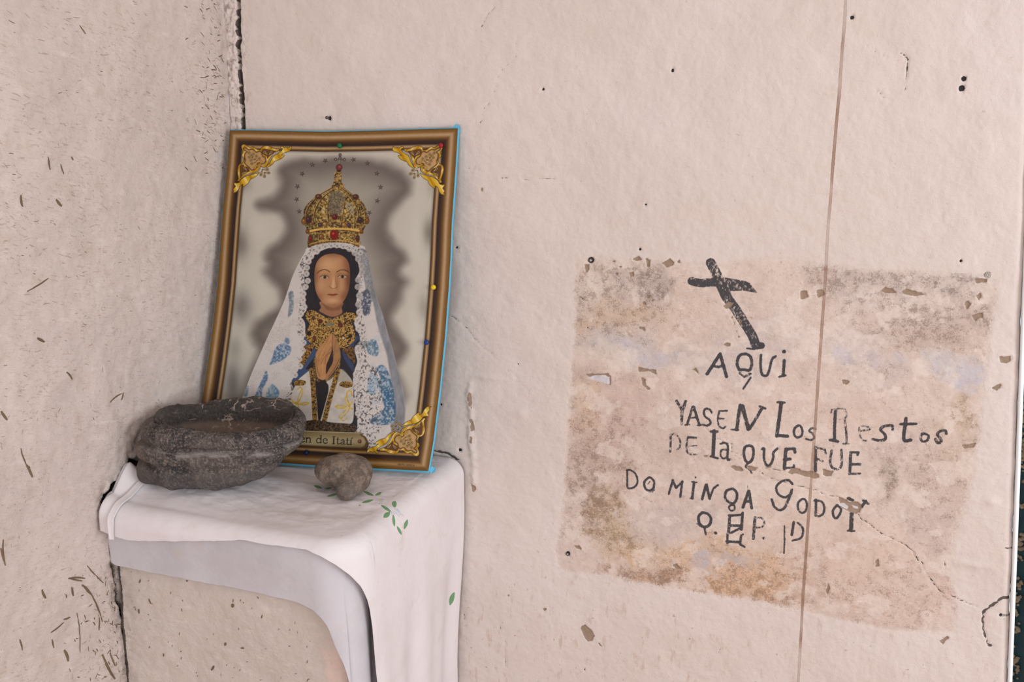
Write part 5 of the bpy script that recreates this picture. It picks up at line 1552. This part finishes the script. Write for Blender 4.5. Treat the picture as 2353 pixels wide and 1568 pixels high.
for p, w in [([(835, 800), (860, 785), (875, 820), (858, 870), (835, 910)], 2.6), ([(830, 905), (845, 850), (868, 800)], 2.2), ([(785, 880), (815, 910), (850, 915)], 3), ([(850, 915), (890, 905), (925, 908), (890, 922), (850, 915)], 3), ([(838, 920), (850, 960), (870, 990), (866, 1020)], 2.4), ([(820, 925), (840, 980), (862, 1015)], 2), ([(800, 900), (840, 915)], 4),
             ([(1262, 850), (1250, 815), (1225, 820), (1222, 870), (1240, 920)], 3), ([(1205, 860), (1210, 900), (1235, 935)], 2.4), ([(1130, 935), (1165, 925), (1215, 938), (1165, 948), (1130, 935)], 3), ([(1262, 900), (1240, 935), (1262, 955)], 3), ([(1225, 945), (1190, 985), (1160, 1010), (1175, 1025), (1220, 985), (1240, 950)], 2.4), ([(1170, 1030), (1195, 1045), (1225, 1025)], 2)]:
    line(K8(p), w, lambda x, y: GY * (.8 + .35 * fbm(x * .3, y * .3, 2, 176))[..., None], .9)
fill(K8([(880, 1060), (960, 1040), (1020, 1045), (1100, 1060), (1265, 1075), (1270, 1125), (900, 1118)]), gold((48, 32, 24), (104, 82, 56), 178, .4, .5), 3)
HL = K8([(975, 570), (985, 505), (1030, 450), (1075, 392), (1108, 372), (1120, 385), (1108, 440), (1102, 500), (1082, 560), (1062, 615), (1060, 680), (1046, 724), (1012, 722), (985, 690)])
HR = K8([(1112, 380), (1140, 398), (1164, 470), (1174, 540), (1165, 590), (1130, 650), (1082, 710), (1050, 726), (1058, 680), (1090, 630), (1112, 585), (1116, 520), (1108, 450)])
skin = lambda k: (lambda x, y: C(176, 126, 80) * k + 16 * (fbm(x * .12, y * .12, 3, 180)[..., None] - .5))
fill(HR, skin(.88), 1.6); fill(HL, skin(1.0), 1.6)
fill(K8([(1070, 590), (1105, 545), (1112, 580), (1085, 635), (1060, 680), (1060, 625)]), C(44, 30, 26), 2)
for p, w, a in [([(1112, 378), (1108, 440), (1104, 500), (1110, 545)], 1.2, .9), ([(1080, 400), (1040, 470), (1010, 530), (1000, 580)], 1.2, .6), ([(1098, 420), (1060, 490), (1035, 540)], 1.1, .6), ([(1100, 470), (1070, 520), (1040, 560), (1020, 600)], 1.1, .55), ([(1098, 505), (1062, 545), (1050, 600)], 1.6, .6), ([(1140, 410), (1128, 480), (1124, 540)], 1.0, .5), ([(985, 560), (990, 640), (1010, 700)], 3.0, .35), ([(1165, 560), (1130, 630), (1080, 700)], 3.0, .4)]:
    line(K8(p), w, C(92, 52, 32), a)
for p in ([(1060, 440), (1025, 505), (1005, 560)], [(1035, 600), (1030, 670)], [(1088, 440), (1055, 500)]):
    line(K8(p), 2.6, C(200, 152, 104), .5, 5)

# --- crown
KA = crop(660, 340, 6.533)
CROWN = KA([(730, 368), (820, 368), (828, 450), (835, 530), (870, 560), (880, 610), (930, 655), (1000, 710), (1075, 735), (1110, 790), (1165, 850), (1200, 930), (1215, 1010), (1240, 1040), (1225, 1120), (1195, 1180), (1160, 1240), (1150, 1290), (1105, 1300), (1105, 1380), (1112, 1430), (1088, 1500), (1000, 1460), (860, 1430), (700, 1425), (560, 1435), (420, 1470), (335, 1505), (315, 1420), (340, 1350), (335, 1290), (300, 1270), (300, 1200), (250, 1140), (235, 1080), (260, 1030), (262, 940), (300, 870), (370, 800), (430, 745), (500, 710), (570, 690), (640, 640), (680, 580), (715, 500), (722, 430)])


def crown_tex(x, y):
    n = fbm(x * .30, y * .30, 4, 190)[..., None]; w = worley(x / 4.2, y / 4.2, 191)[..., None]; b = fbm(x * .05, y * .06, 2, 192)[..., None]
    n = np.clip((n - .5) * 1.6 + .5, 0, 1)
    c = C(92, 60, 24) * (1 - n) + C(216, 172, 88) * n
    c = c * (.72 + .6 * b)
    m = fbm(x * .42, y * .42, 4, 193, .6)[..., None]
    h_ = sstep(.07, .02, np.abs(m - .56)) * .7; d_ = sstep(.46, .38, m) * .85
    c = c * (1 - d_) + C(40, 26, 18) * d_
    c = c * (1 - h_) + np.minimum(c * 1.3 + C(60, 44, 20), 235) * h_
    sd = np.abs(x - 778)[..., None] / 78.0
    c = c * .84 + .12 * c.mean(-1, keepdims=True)
    return c * (1.02 - .36 * sd ** 2)


fill(CROWN, crown_tex, 1.8)
# openings between the arches, arches, jewelled base
fill(KA([(905, 830), (960, 840), (1000, 880), (1030, 960), (990, 1010), (930, 960), (895, 890)]), C(150, 142, 128), 3, .8, tex=lambda x, y, sd: (fbm(x * .25, y * .25, 3, 195) > .40).astype(float))
fill(KA([(520, 960), (545, 900), (590, 930), (560, 1000)]), C(206, 186, 140), 3, .5)
fill(KA([(640, 720), (700, 660), (830, 670), (880, 760), (850, 880), (820, 1000), (660, 1000), (620, 860)]), lambda x, y: C(96, 88, 78) + 110 * (fbm(x * .5, y * .5, 3, 196)[..., None] - .45), 6, .7)
for p, w in [([(700, 640), (560, 740), (470, 860), (420, 1000), (440, 1130)], 3.2), ([(820, 620), (920, 700), (1010, 820), (1075, 960), (1080, 1080)], 3.2), ([(690, 600), (480, 730), (330, 900), (290, 1050)], 2.8), ([(850, 610), (1050, 760), (1160, 900), (1190, 1050)], 2.8), ([(640, 800), (620, 950), (640, 1180)], 2.2), ([(880, 800), (860, 950), (820, 1180)], 2.2)]:
    line(KA(p), w, C(48, 32, 22), .75); line([(x - 1.2, y - .8) for x, y in KA(p)], w * .45, C(200, 156, 84), .85)
fill(KA([(310, 1250), (480, 1215), (720, 1205), (960, 1215), (1150, 1245), (1140, 1275), (960, 1245), (720, 1232), (480, 1245), (320, 1280)]), C(214, 170, 84), 2, .95)
line(KA([(315, 1290), (480, 1255), (720, 1242), (960, 1255), (1140, 1285)]), 1.6, C(66, 40, 18), .8); line(KA([(340, 1480), (500, 1435), (720, 1415), (930, 1430), (1090, 1480)]), 1.4, C(84, 54, 22), .8); line(KA([(345, 1452), (500, 1412), (720, 1395), (930, 1408), (1088, 1455)]), 1.8, C(210, 166, 84), .8)
for (x, y, rx, ry, c) in [(718, 1312, 56, 70, (124, 22, 18)), (360, 1372, 26, 48, (104, 30, 28)), (1072, 1366, 22, 48, (74, 34, 34)), (728, 1045, 40, 38, (86, 26, 34)), (508, 1165, 26, 28, (62, 50, 62)), (942, 1168, 26, 28, (66, 46, 60)), (865, 1160, 30, 30, (150, 104, 56)), (575, 1150, 28, 30, (156, 110, 60)), (1110, 1090, 40, 44, (52, 36, 36)), (335, 1085, 42, 50, (60, 34, 36)), (485, 740, 46, 34, (72, 44, 28)), (1040, 745, 42, 36, (66, 40, 28)), (525, 1335, 30, 30, (132, 76, 44)), (318, 1262, 22, 24, (110, 64, 26)), (1130, 1265, 22, 24, (110, 64, 26)), (262, 1110, 28, 40, (128, 80, 34)), (1215, 1100, 24, 44, (112, 68, 30))]:
    q = KA([(x, y)])[0]; rx /= 6.533; ry /= 6.533
    dot(q[0], q[1], rx + 1.4, C(84, 52, 20), .9, ry + 1.4); dot(q[0], q[1], rx, C(*c), 1, ry); dot(q[0] - rx * .25, q[1] - ry * .3, rx * .28, np.minimum(C(*c) * 1.9 + 40, 240), .7)
# finial
q = KA([(790, 300)])[0]; dot(q[0], q[1], 7.4, C(50, 24, 22)); dot(q[0], q[1], 6.2, C(118, 44, 44)); dot(q[0] + 1.5, q[1] - 1.5, 2.6, C(166, 92, 88), .7)
fill(KA([(755, 345), (820, 345), (805, 370), (770, 370)]), C(48, 32, 22), 1.6)
IR = C(72, 62, 60)
line(KA([(800, 95), (800, 240)]), 2.6, IR); line(KA([(720, 180), (880, 183)]), 2.4, IR); line(KA([(795, 160), (795, 235)]), 1.2, C(190, 182, 176), .8)
for (x, y) in ((800, 112), (735, 180), (865, 183), (800, 160)):
    q = KA([(x, y)])[0]; dot(q[0], q[1], 3.8, IR); dot(q[0], q[1], 1.6, C(150, 142, 134), .9)
# ring of stars
ST = KA([(580, 200), (388, 262), (240, 396), (168, 586), (156, 780), (194, 960), (1003, 184), (1212, 240), (1358, 394), (1414, 598), (1366, 804), (1246, 982)])
ring = KA([(230, 1000), (194, 960), (160, 870), (158, 770), (168, 586), (205, 480), (240, 396), (310, 320), (388, 262), (480, 228), (580, 200), (700, 184), (800, 182), (1003, 190), (1110, 212), (1212, 244), (1300, 320), (1368, 410), (1400, 500), (1412, 600), (1402, 700), (1370, 800), (1300, 920), (1246, 982)])
line(ring, .8, C(120, 110, 92), .75)
for (x, y) in ST:
    P5 = []
    a0 = (x * 13.7) % 1.2
    for i in range(10):
        a = a0 + math.pi * i / 5 - math.pi / 2; r = 7.2 if i % 2 == 0 else 2.6
        P5.append((x + r * math.cos(a), y + r * math.sin(a)))
    fill(P5, C(66, 56, 54), 1.3, 1, False); dot(x - .6, y - .6, 1.5, C(128, 118, 110), .8)

# --- name plate
PL = K8([(440, 1098), (560, 1100), (895, 1122), (1330, 1136), (1332, 1152), (1366, 1172), (1384, 1212), (1370, 1256), (1336, 1274), (900, 1252), (560, 1236), (440, 1232)])
fill([(x + 2.0, y + 4.0) for x, y in PL], C(52, 38, 24), 3, .9, False); fill(PL, C(92, 66, 38), 1.6, 1, False)
PLi = K8([(440, 1112), (560, 1114), (895, 1134), (1322, 1146), (1324, 1160), (1352, 1180), (1366, 1212), (1354, 1244), (1326, 1258), (900, 1238), (560, 1222), (440, 1218)])
fill(PLi, lambda x, y: C(150, 130, 92) + (18 * np.sin((y - 1005) * .16) - 14 * sstep(1010, 1030, y))[..., None], 1.6, 1, False)
line(K8([(560, 1108), (895, 1128), (1325, 1142)]), 2.0, C(196, 182, 148), .8, smooth=False)
q = K8([(1318, 1208)])[0]; dot(q[0], q[1], 4.6, C(74, 46, 26)); dot(q[0] - .6, q[1] - .8, 2.8, C(134, 88, 54))
GLY = {  # (advance, [(stroke width, points)])  x-height 1, cap height 1.55
    'V': (1.5, [(.20, [(.15, 1.5), (.72, .02)]), (.10, [(.72, .02), (1.28, 1.5)]), (.08, [(-.02, 1.5), (.36, 1.5)]), (.08, [(1.08, 1.5), (1.45, 1.5)])]),
    'i': (.52, [(.20, [(.22, .95), (.22, .02)]), (.08, [(.02, .9), (.22, .95)]), (.08, [(.0, .03), (.46, .03)]), (.22, [(.22, 1.38)])]),
    'r': (.78, [(.20, [(.22, .95), (.22, .02)]), (.08, [(0, .92), (.22, .95)]), (.08, [(0, .03), (.5, .03)]), (.12, [(.22, .65), (.42, .95), (.66, .92)])]),
    'g': (.95, [(.14, [(.42, .98), (.14, .8), (.14, .5), (.42, .32), (.7, .5), (.7, .8), (.42, .98)]), (.12, [(.3, .3), (.2, .1), (.7, .02), (.85, -.25), (.4, -.45), (.08, -.25), (.3, .0)])]),
    'e': (.92, [(.17, [(.12, .56), (.18, .85), (.45, 1.0), (.74, .82), (.78, .58)]), (.07, [(.12, .56), (.78, .56)]), (.18, [(.12, .6), (.16, .25), (.42, .02), (.66, .06), (.82, .22)])]),
    'n': (1.16, [(.19, [(.24, .95), (.24, .02)]), (.08, [(.02, .92), (.24, .95)]), (.08, [(.02, .03), (.46, .03)]), (.18, [(.26, .7), (.5, .96), (.78, .9), (.86, .6), (.86, .02)]), (.08, [(.66, .03), (1.08, .03)])]),
    'd': (1.1, [(.17, [(.80, .8), (.5, .98), (.2, .8), (.12, .45), (.28, .08), (.56, .04), (.8, .25)]), (.19, [(.84, 1.58), (.84, .04)]), (.08, [(.62, 1.54), (.84, 1.58)]), (.08, [(.84, .04), (1.06, .06)])]),
    'I': (.72, [(.24, [(.32, 1.5), (.32, .02)]), (.08, [(.06, 1.5), (.58, 1.5)]), (.08, [(.06, .03), (.58, .03)])]),
    't': (.66, [(.18, [(.26, 1.3), (.26, .25), (.38, .03), (.6, .1)]), (.08, [(.0, .95), (.56, .95)])]),
    'a': (.92, [(.16, [(.16, .8), (.38, .98), (.62, .88), (.66, .6), (.66, .14), (.86, .04)]), (.15, [(.66, .58), (.3, .48), (.12, .25), (.28, .03), (.5, .08), (.66, .25)])]),
    ' ': (.62, [])}
GLY['í'] = (.52, [s for s in GLY['i'][1] if s[1] != [(.22, 1.38)]] + [(.14, [(.22, 1.2), (.46, 1.5)])])


def lettering(text, a, b, size, col, alpha=1.0, dx=0.0, dy=0.0):
    tot = sum(GLY[c][0] for c in text)
    a = np.array(a, float); b = np.array(b, float); d = (b - a) / np.hypot(*(b - a)); n = np.array([d[1], -d[0]])
    sx = np.hypot(*(b - a)) / tot; x = 0
    for c in text:
        adv, strokes = GLY[c]
        for w, p in strokes:
            line([tuple(a + d * (x + q[0]) * sx + n * q[1] * size + np.array([dx, dy])) for q in p], w * 1.22 * size, col, alpha, 1.2)
        x += adv


ta, tb = K8([(673, 1202)])[0], K8([(1264, 1236)])[0]
lettering('Virgen de Itatí', ta, tb, 11.0, C(198, 184, 148), .7, .9, .9)
lettering('Virgen de Itatí', ta, tb, 11.0, C(34, 26, 20))

# --- printed frame, following the sheet's edges
wl, wr_, wt, wb = .082, .086, .0615, .056
tf = np.minimum(np.minimum(uu / wl, (1 - uu) / wr_), np.minimum(vv_ / wt, (1 - vv_) / wb))
RAMP = [(0, (104, 70, 30)), (.08, (124, 84, 36)), (.16, (136, 94, 42)), (.24, (172, 132, 88)), (.30, (184, 150, 112)), (.37, (160, 118, 70)), (.46, (112, 74, 32)), (.56, (70, 44, 24)), (.66, (50, 32, 22)), (.735, (46, 30, 22)), (.745, (70, 88, 104)), (.755, (120, 86, 50)), (.80, (162, 124, 80)), (.845, (190, 152, 108)), (.89, (140, 98, 52)), (.95, (78, 54, 24)), (1.0, (66, 48, 26))]
rt_ = np.array([r[0] for r in RAMP])
FR = np.stack([np.interp(tf, rt_, [r[1][k] for r in RAMP]) for k in range(3)], -1)
FR = FR * C(.97, 1.0, 1.06) * (.97 + .06 * fbm(uu * 160, vv_ * 220, 2, 200))[..., None]
bot = ((1 - vv_) / wb <= tf + 1e-6)[..., None]
FR = np.where(bot, FR * C(.90, .86, .72), FR)
am_ = np.clip((1.0 - tf) * 30 + .5, 0, 1)[..., None]
IMG[:] = IMG * (1 - am_) + FR * am_
IMG[:] = IMG * (1 - .22 * np.clip(1 - (tf - 1) * 9, 0, 1) * (tf > 1))[..., None]

# --- corner ornaments: one drawing, mirrored into the four corners
KO = lambda pts: np.array([((x - 385) / 10.456, (y - 240) / 10.456) for x, y in pts])
SHELL = KO([(378, 290), (400, 246), (440, 240), (500, 260), (560, 305), (600, 318), (650, 295), (710, 312), (750, 350), (800, 368), (858, 365), (880, 310), (930, 272), (1010, 265), (1100, 290), (1200, 330), (1280, 330), (1318, 336), (1300, 378), (1240, 400), (1180, 440), (1130, 540), (1090, 640), (1060, 740), (1000, 800), (930, 792), (885, 762), (885, 830), (850, 900), (760, 950), (640, 970), (560, 1000), (480, 1060), (420, 1120), (390, 1162), (350, 1150), (372, 1100), (350, 1000), (326, 880), (340, 780), (380, 730), (440, 710), (462, 650), (490, 610), (460, 570), (420, 540), (402, 490), (432, 430), (402, 370)])
INNER = KO([(440, 320), (500, 330), (570, 372), (640, 352), (700, 382), (760, 430), (830, 402), (880, 424), (920, 520), (980, 560), (1010, 630), (980, 700), (920, 722), (862, 690), (806, 722), (822, 780), (760, 850), (680, 880), (622, 820), (540, 760), (490, 700), (504, 630), (480, 560), (480, 470), (522, 420), (450, 372)])
LOB = [KO([(895, 355), (960, 332), (1100, 362), (1240, 392), (1150, 470), (1080, 540), (1050, 592), (1020, 520), (930, 480), (890, 420)]), KO([(385, 765), (450, 745), (510, 790), (600, 830), (640, 912), (560, 950), (470, 1010), (430, 1090), (392, 1000), (376, 850)])]
PLU = [KO([(1340, 290), (1392, 272), (1432, 302), (1480, 290), (1540, 302), (1602, 268), (1606, 320), (1560, 380), (1450, 420), (1372, 492), (1452, 490), (1390, 570), (1290, 622), (1220, 650), (1180, 720), (1100, 780), (1036, 806), (1110, 700), (1160, 600), (1200, 520), (1290, 450), (1380, 380), (1396, 320)]),
       KO([(280, 1210), (320, 1222), (400, 1200), (450, 1120), (560, 1040), (700, 1000), (820, 970), (884, 936), (820, 1020), (740, 1080), (680, 1110), (640, 1190), (560, 1270), (506, 1302), (500, 1240), (430, 1280), (400, 1360), (340, 1440), (248, 1456), (292, 1420), (270, 1370), (320, 1300), (285, 1250)])]
GAP = [KO([(1300, 400), (1230, 430), (1170, 500), (1120, 600), (1080, 720), (1030, 800), (1090, 720), (1150, 610), (1200, 510), (1260, 450)]), KO([(430, 1130), (480, 1070), (580, 1010), (700, 975), (800, 955), (885, 930), (820, 960), (700, 1000), (560, 1040), (460, 1110)])]
TEAR = [KO(p) for p in [[(575, 440), (640, 510)], [(685, 470), (680, 560)], [(770, 520), (750, 610)], [(850, 580), (790, 640)], [(590, 555), (670, 560)], [(640, 635), (720, 610)], [(670, 720), (760, 680)], [(960, 420), (1050, 500)], [(1130, 420), (1060, 500)], [(490, 820), (580, 910)], [(470, 980), (580, 915)], [(1080, 860), (960, 860)], [(1120, 945), (1020, 935)], [(930, 1000), (950, 880)], [(1020, 1040), (1010, 950)]]]
SPIR = [KO([(870, 640), (920, 650), (925, 700), (890, 690), (880, 740), (930, 770), (1000, 740), (1030, 660)]), KO([(740, 790), (780, 800), (770, 840), (730, 820), (770, 760), (840, 780), (860, 850), (800, 910)])]
ACH = {'tl': ((557, 333), 1, 1), 'tr': ((1017, 333), -1, 1), 'br': ((961, 1048), -1, -1), 'bl': ((486, 1030), 1, -1)}
for nm, (an, sx, sy) in ACH.items():
    a = cv([an])[0]
    OS = 1.96
    tr = lambda p: np.stack([a[0] + sx * p[:, 0] * OS, a[1] + sy * p[:, 1] * OS], -1)
    OUT = C(46, 30, 14); GO = C(198, 154, 52); GHI = C(222, 188, 96)
    gf = lambda x, y: GO + (46 * np.sin(x * .30 + y * .22) ** 3)[..., None] * C(.7, .9, 1.5)
    for p in GAP:
        fill(tr(p), C(150, 140, 128), 1.4, .9, raw=True)
    for p in PLU:
        fill(tr(p), OUT, 1.4, 1, raw=True, grow=1.9); fill(tr(p), lambda x, y: C(206, 164, 44) + (44 * np.sin(x * .20 - y * .12 + 1) ** 3)[..., None] * C(.7, 1, 1.7), 1.4, 1, raw=True)
    fill(tr(SHELL), OUT, 1.4, 1, raw=True, grow=1.9); fill(tr(SHELL), gf, 1.4, 1, raw=True)
    fill(tr(INNER), C(70, 44, 20), 1.6, 1, raw=True, grow=2.6); fill(tr(INNER), C(186, 146, 96), 6, 1, raw=True, grow=-1.6)
    for p in LOB:
        fill(tr(p), C(98, 62, 28), 1.6, 1, raw=True)
    for p in SPIR:
        line(tr(p), 2.8, C(92, 58, 22), .9, raw=True); line(tr(p), 1.6, C(206, 164, 70), .95, raw=True)
    for p in TEAR:
        q = tr(p); d = (q[1] - q[0]); L_ = np.hypot(*d); d = d / L_; n_ = np.array([-d[1], d[0]])
        w_ = 5.4
        shp = np.array([q[0] - d * 5, q[0] + n_ * w_, q[0] + d * L_ * .6 + n_ * 2.0, q[1] + d * 3, q[0] + d * L_ * .6 - n_ * 2.0, q[0] - n_ * w_])
        fill(shp, C(60, 40, 20), 1.4, 1, raw=True, grow=1.2); fill(shp, C(204, 176, 116), 1.4, 1, raw=True, grow=-.5); fill(shp, C(70, 36, 22), 1.4, 1, raw=True, grow=-2.7)
# maker's line in tiny capitals at the foot
CAPS = {'I': [[(0, 0), (0, 1)]], 'N': [[(0, 0), (0, 1), (.6, 0), (.6, 1)]], 'D': [[(0, 0), (0, 1), (.5, .8), (.5, .2), (0, 0)]], 'U': [[(0, 1), (0, .1), (.5, .1), (.5, 1)]], 'S': [[(.5, .9), (.1, .9), (.1, .55), (.5, .45), (.5, .1), (0, .1)]],
        'T': [[(-.1, 1), (.6, 1)], [(.25, 1), (.25, 0)]], 'R': [[(0, 0), (0, 1), (.5, .9), (.45, .55), (0, .5), (.55, 0)]], 'A': [[(0, 0), (.3, 1), (.6, 0)], [(.12, .35), (.48, .35)]], 'G': [[(.55, .85), (.1, .9), (.05, .15), (.5, .1), (.5, .45)]], 'E': [[(.5, 1), (0, 1), (0, 0), (.5, 0)], [(0, .5), (.4, .5)]], ' ': []}
a, b = np.array([913.5, 1068.6]), np.array([952.5, 1071.4]); txt = 'INDUSTRIA ARGENTINA'
d = (b - a) / len(txt)
for i, c in enumerate(txt):
    for st in CAPS[c]:
        line([(a[0] + d[0] * i + q[0] * 2.3, a[1] + d[1] * i - q[1] * 3.4) for q in st], .55, C(56, 38, 20), .8, 1.0, False)
# paper grain, scuffs
IMG *= (.985 + .03 * vnoise(uu * 520, vv_ * 700, 210))[..., None]
IMG2 = np.clip(IMG.reshape(CH // 2, 2, CW // 2, 2, 3).mean((1, 3)), 0, 255) / 255.0
PRK = 0.90
colr = np.clip(lin(IMG2) * PRK * np.array([1.0, 1.02, 1.02]), 0, 0.9)

gh, gw = CH // 2, CW // 2
su, sv = np.meshgrid(np.linspace(0, 1, gw), np.linspace(0, 1, gh))
SV = sheet(su, sv)
Nn = np.cross(sheet(np.array([.5]), np.array([.6]))[0] - sheet(np.array([.4]), np.array([.5]))[0], sheet(np.array([.5]), np.array([.4]))[0] - sheet(np.array([.4]), np.array([.5]))[0])
Nn = Nn / np.linalg.norm(Nn)
if Nn[1] > 0: Nn = -Nn
bow = 0.0035 * np.sin(np.pi * np.clip(su, 0, 1)) * (0.6 + 0.4 * np.sin(sv * 5.0 + .5)) + 0.0008 * (1 + np.sin(su * 9 + sv * 4))
SV = SV + Nn * (bow * np.clip(np.minimum(np.minimum(su, 1 - su), np.minimum(sv, 1 - sv)) * 8, 0, 1))[..., None]
pic = empty('devotional_picture', tuple(sheet(np.array([.5]), np.array([1.0]))[0]))
tag(pic, 'framed-look poster of a crowned praying figure in a lace veil leaning in the corner', 'poster')
pinv = Matrix.Translation(pic.location).inverted()


def mat_print():
    t = NT('printed paper')
    n = t.n.new('ShaderNodeAttribute'); n.attribute_name = 'ink'
    g = t.noise(900, 2, 0.5)
    return t.done(n.outputs['Color'], 0.52, t.bump(g, 0.05, 0.0004))


rgba = np.concatenate([colr, np.ones(colr.shape[:2] + (1,))], -1)
sh = link('printed_sheet', mesh_np('printed_sheet', SV.reshape(-1, 3), grid_quads(gh, gw, flip=True), {'ink': rgba.reshape(-1, 4)}), mat_print(), pic)
sh.matrix_parent_inverse = pinv
sh['label'] = 'glossy printed sheet with a brown printed frame, gold corner scrolls and a name plate'
# light blue backing board behind the sheet
bu, bv = np.meshgrid(np.linspace(-0.003, 1.004, 70), np.linspace(-0.003, 1.006, 90))
Bf = sheet(np.clip(bu, 0, 1), np.clip(bv, 0, 1))
Bf = Bf + (np.maximum(bu - 1, 0) + np.minimum(bu, 0))[..., None] * np.array([.46, .02, 0]) + (np.maximum(bv - 1, 0) + np.minimum(bv, 0))[..., None] * np.array([0, -.14, -.6])
front = Bf - Nn * 0.0012; backs = Bf - Nn * 0.0056
n_ = bu.size; nrow, ncol = bu.shape
Qb = [grid_quads(nrow, ncol, True), grid_quads(nrow, ncol) + n_]
rim_ = np.concatenate([np.arange(ncol), np.arange(1, nrow) * ncol + ncol - 1, (nrow - 1) * ncol + np.arange(ncol - 2, -1, -1), np.arange(nrow - 2, 0, -1) * ncol])
nx_ = np.roll(rim_, -1)
Qb.append(np.stack([rim_, nx_, nx_ + n_, rim_ + n_], -1))
BLUEP = plain('light blue card', (0.115, 0.42, 0.60), 0.6, 0, 0.10, 40)
bd = link('backing_board', mesh_np('backing_board', np.vstack([front.reshape(-1, 3), backs.reshape(-1, 3)]), np.vstack(Qb)), BLUEP, pic, False)
bd.matrix_parent_inverse = pinv; bd['label'] = 'light blue card backing board showing along the edges'


def tab(pts, thick):
    """small torn flap of the blue card: outline in photo px on the board plane"""
    uv = np.array(pts, float)
    base_ = [on(u, v, 1, yy) for u, v, yy in uv]
    bm = bmesh.new()
    f = [bm.verts.new(p) for p in base_]; g = [bm.verts.new(p - Nn * thick) for p in base_]
    bm.faces.new(f); bm.faces.new(g[::-1])
    for i in range(len(f)):
        j = (i + 1) % len(f); bm.faces.new((f[i], f[j], g[j], g[i]))
    o = bm_obj('torn_flap', bm, BLUEP, pic); o.matrix_parent_inverse = pinv
    return o


tab([(1040, 298, -.0125), (1041, 291, -.0125), (1047, 285, -.012), (1053, 287, -.012), (1057, 293, -.012), (1056, 306, -.013), (1050, 306, -.013)], 0.0025)
tab([(984, 1078, -.126), (992, 1072, -.120), (1000, 1076, -.116), (999, 1084, -.122), (990, 1089, -.127)], 0.003)


def pin(px, py, col, nm):
    q = px2uv([(px, py)])[0]; p = sheet(np.array([q[0]]), np.array([q[1]]))[0]
    bm = bmesh.new()
    prof = [(0.0, 0.0052), (0.0022, 0.0050), (0.0034, 0.0042), (0.0038, 0.0030), (0.0037, 0.0016), (0.0030, 0.0008), (0.0022, 0.0004), (0.0022, -0.0002)]
    rings = []
    for r, hgt in prof:
        rings.append([bm.verts.new((max(r, 1e-5) * math.cos(2 * math.pi * k / 18), max(r, 1e-5) * math.sin(2 * math.pi * k / 18), hgt)) for k in range(18)])
    for a_, b_ in zip(rings[:-1], rings[1:]):
        for k in range(18): bm.faces.new((a_[k], a_[(k + 1) % 18], b_[(k + 1) % 18], b_[k]))
    bm.faces.new(rings[-1])
    bmesh.ops.remove_doubles(bm, verts=bm.verts, dist=2e-5)
    o = bm_obj('push_pin', bm, plain(nm + ' plastic', col, 0.35, 0, 0.05), pic, True)
    o.matrix_world = Matrix.Translation(p + Nn * 0.0035) @ Vector(Nn).to_track_quat('Z', 'Y').to_matrix().to_4x4() @ Matrix.Scale(1.18, 4)
    o.matrix_parent_inverse = pinv
    o['label'] = nm + ' round push pin'
    return o


pin(784, 337, (0.005, 0.13, 0.055), 'green'); pin(1016, 336, (0.32, 0.012, 0.022), 'red'); pin(999, 661, (0.72, 0.50, 0.02), 'yellow')
pin(983, 787, (0.012, 0.045, 0.20), 'blue'); pin(707, 1040, (0.006, 0.010, 0.075), 'navy')
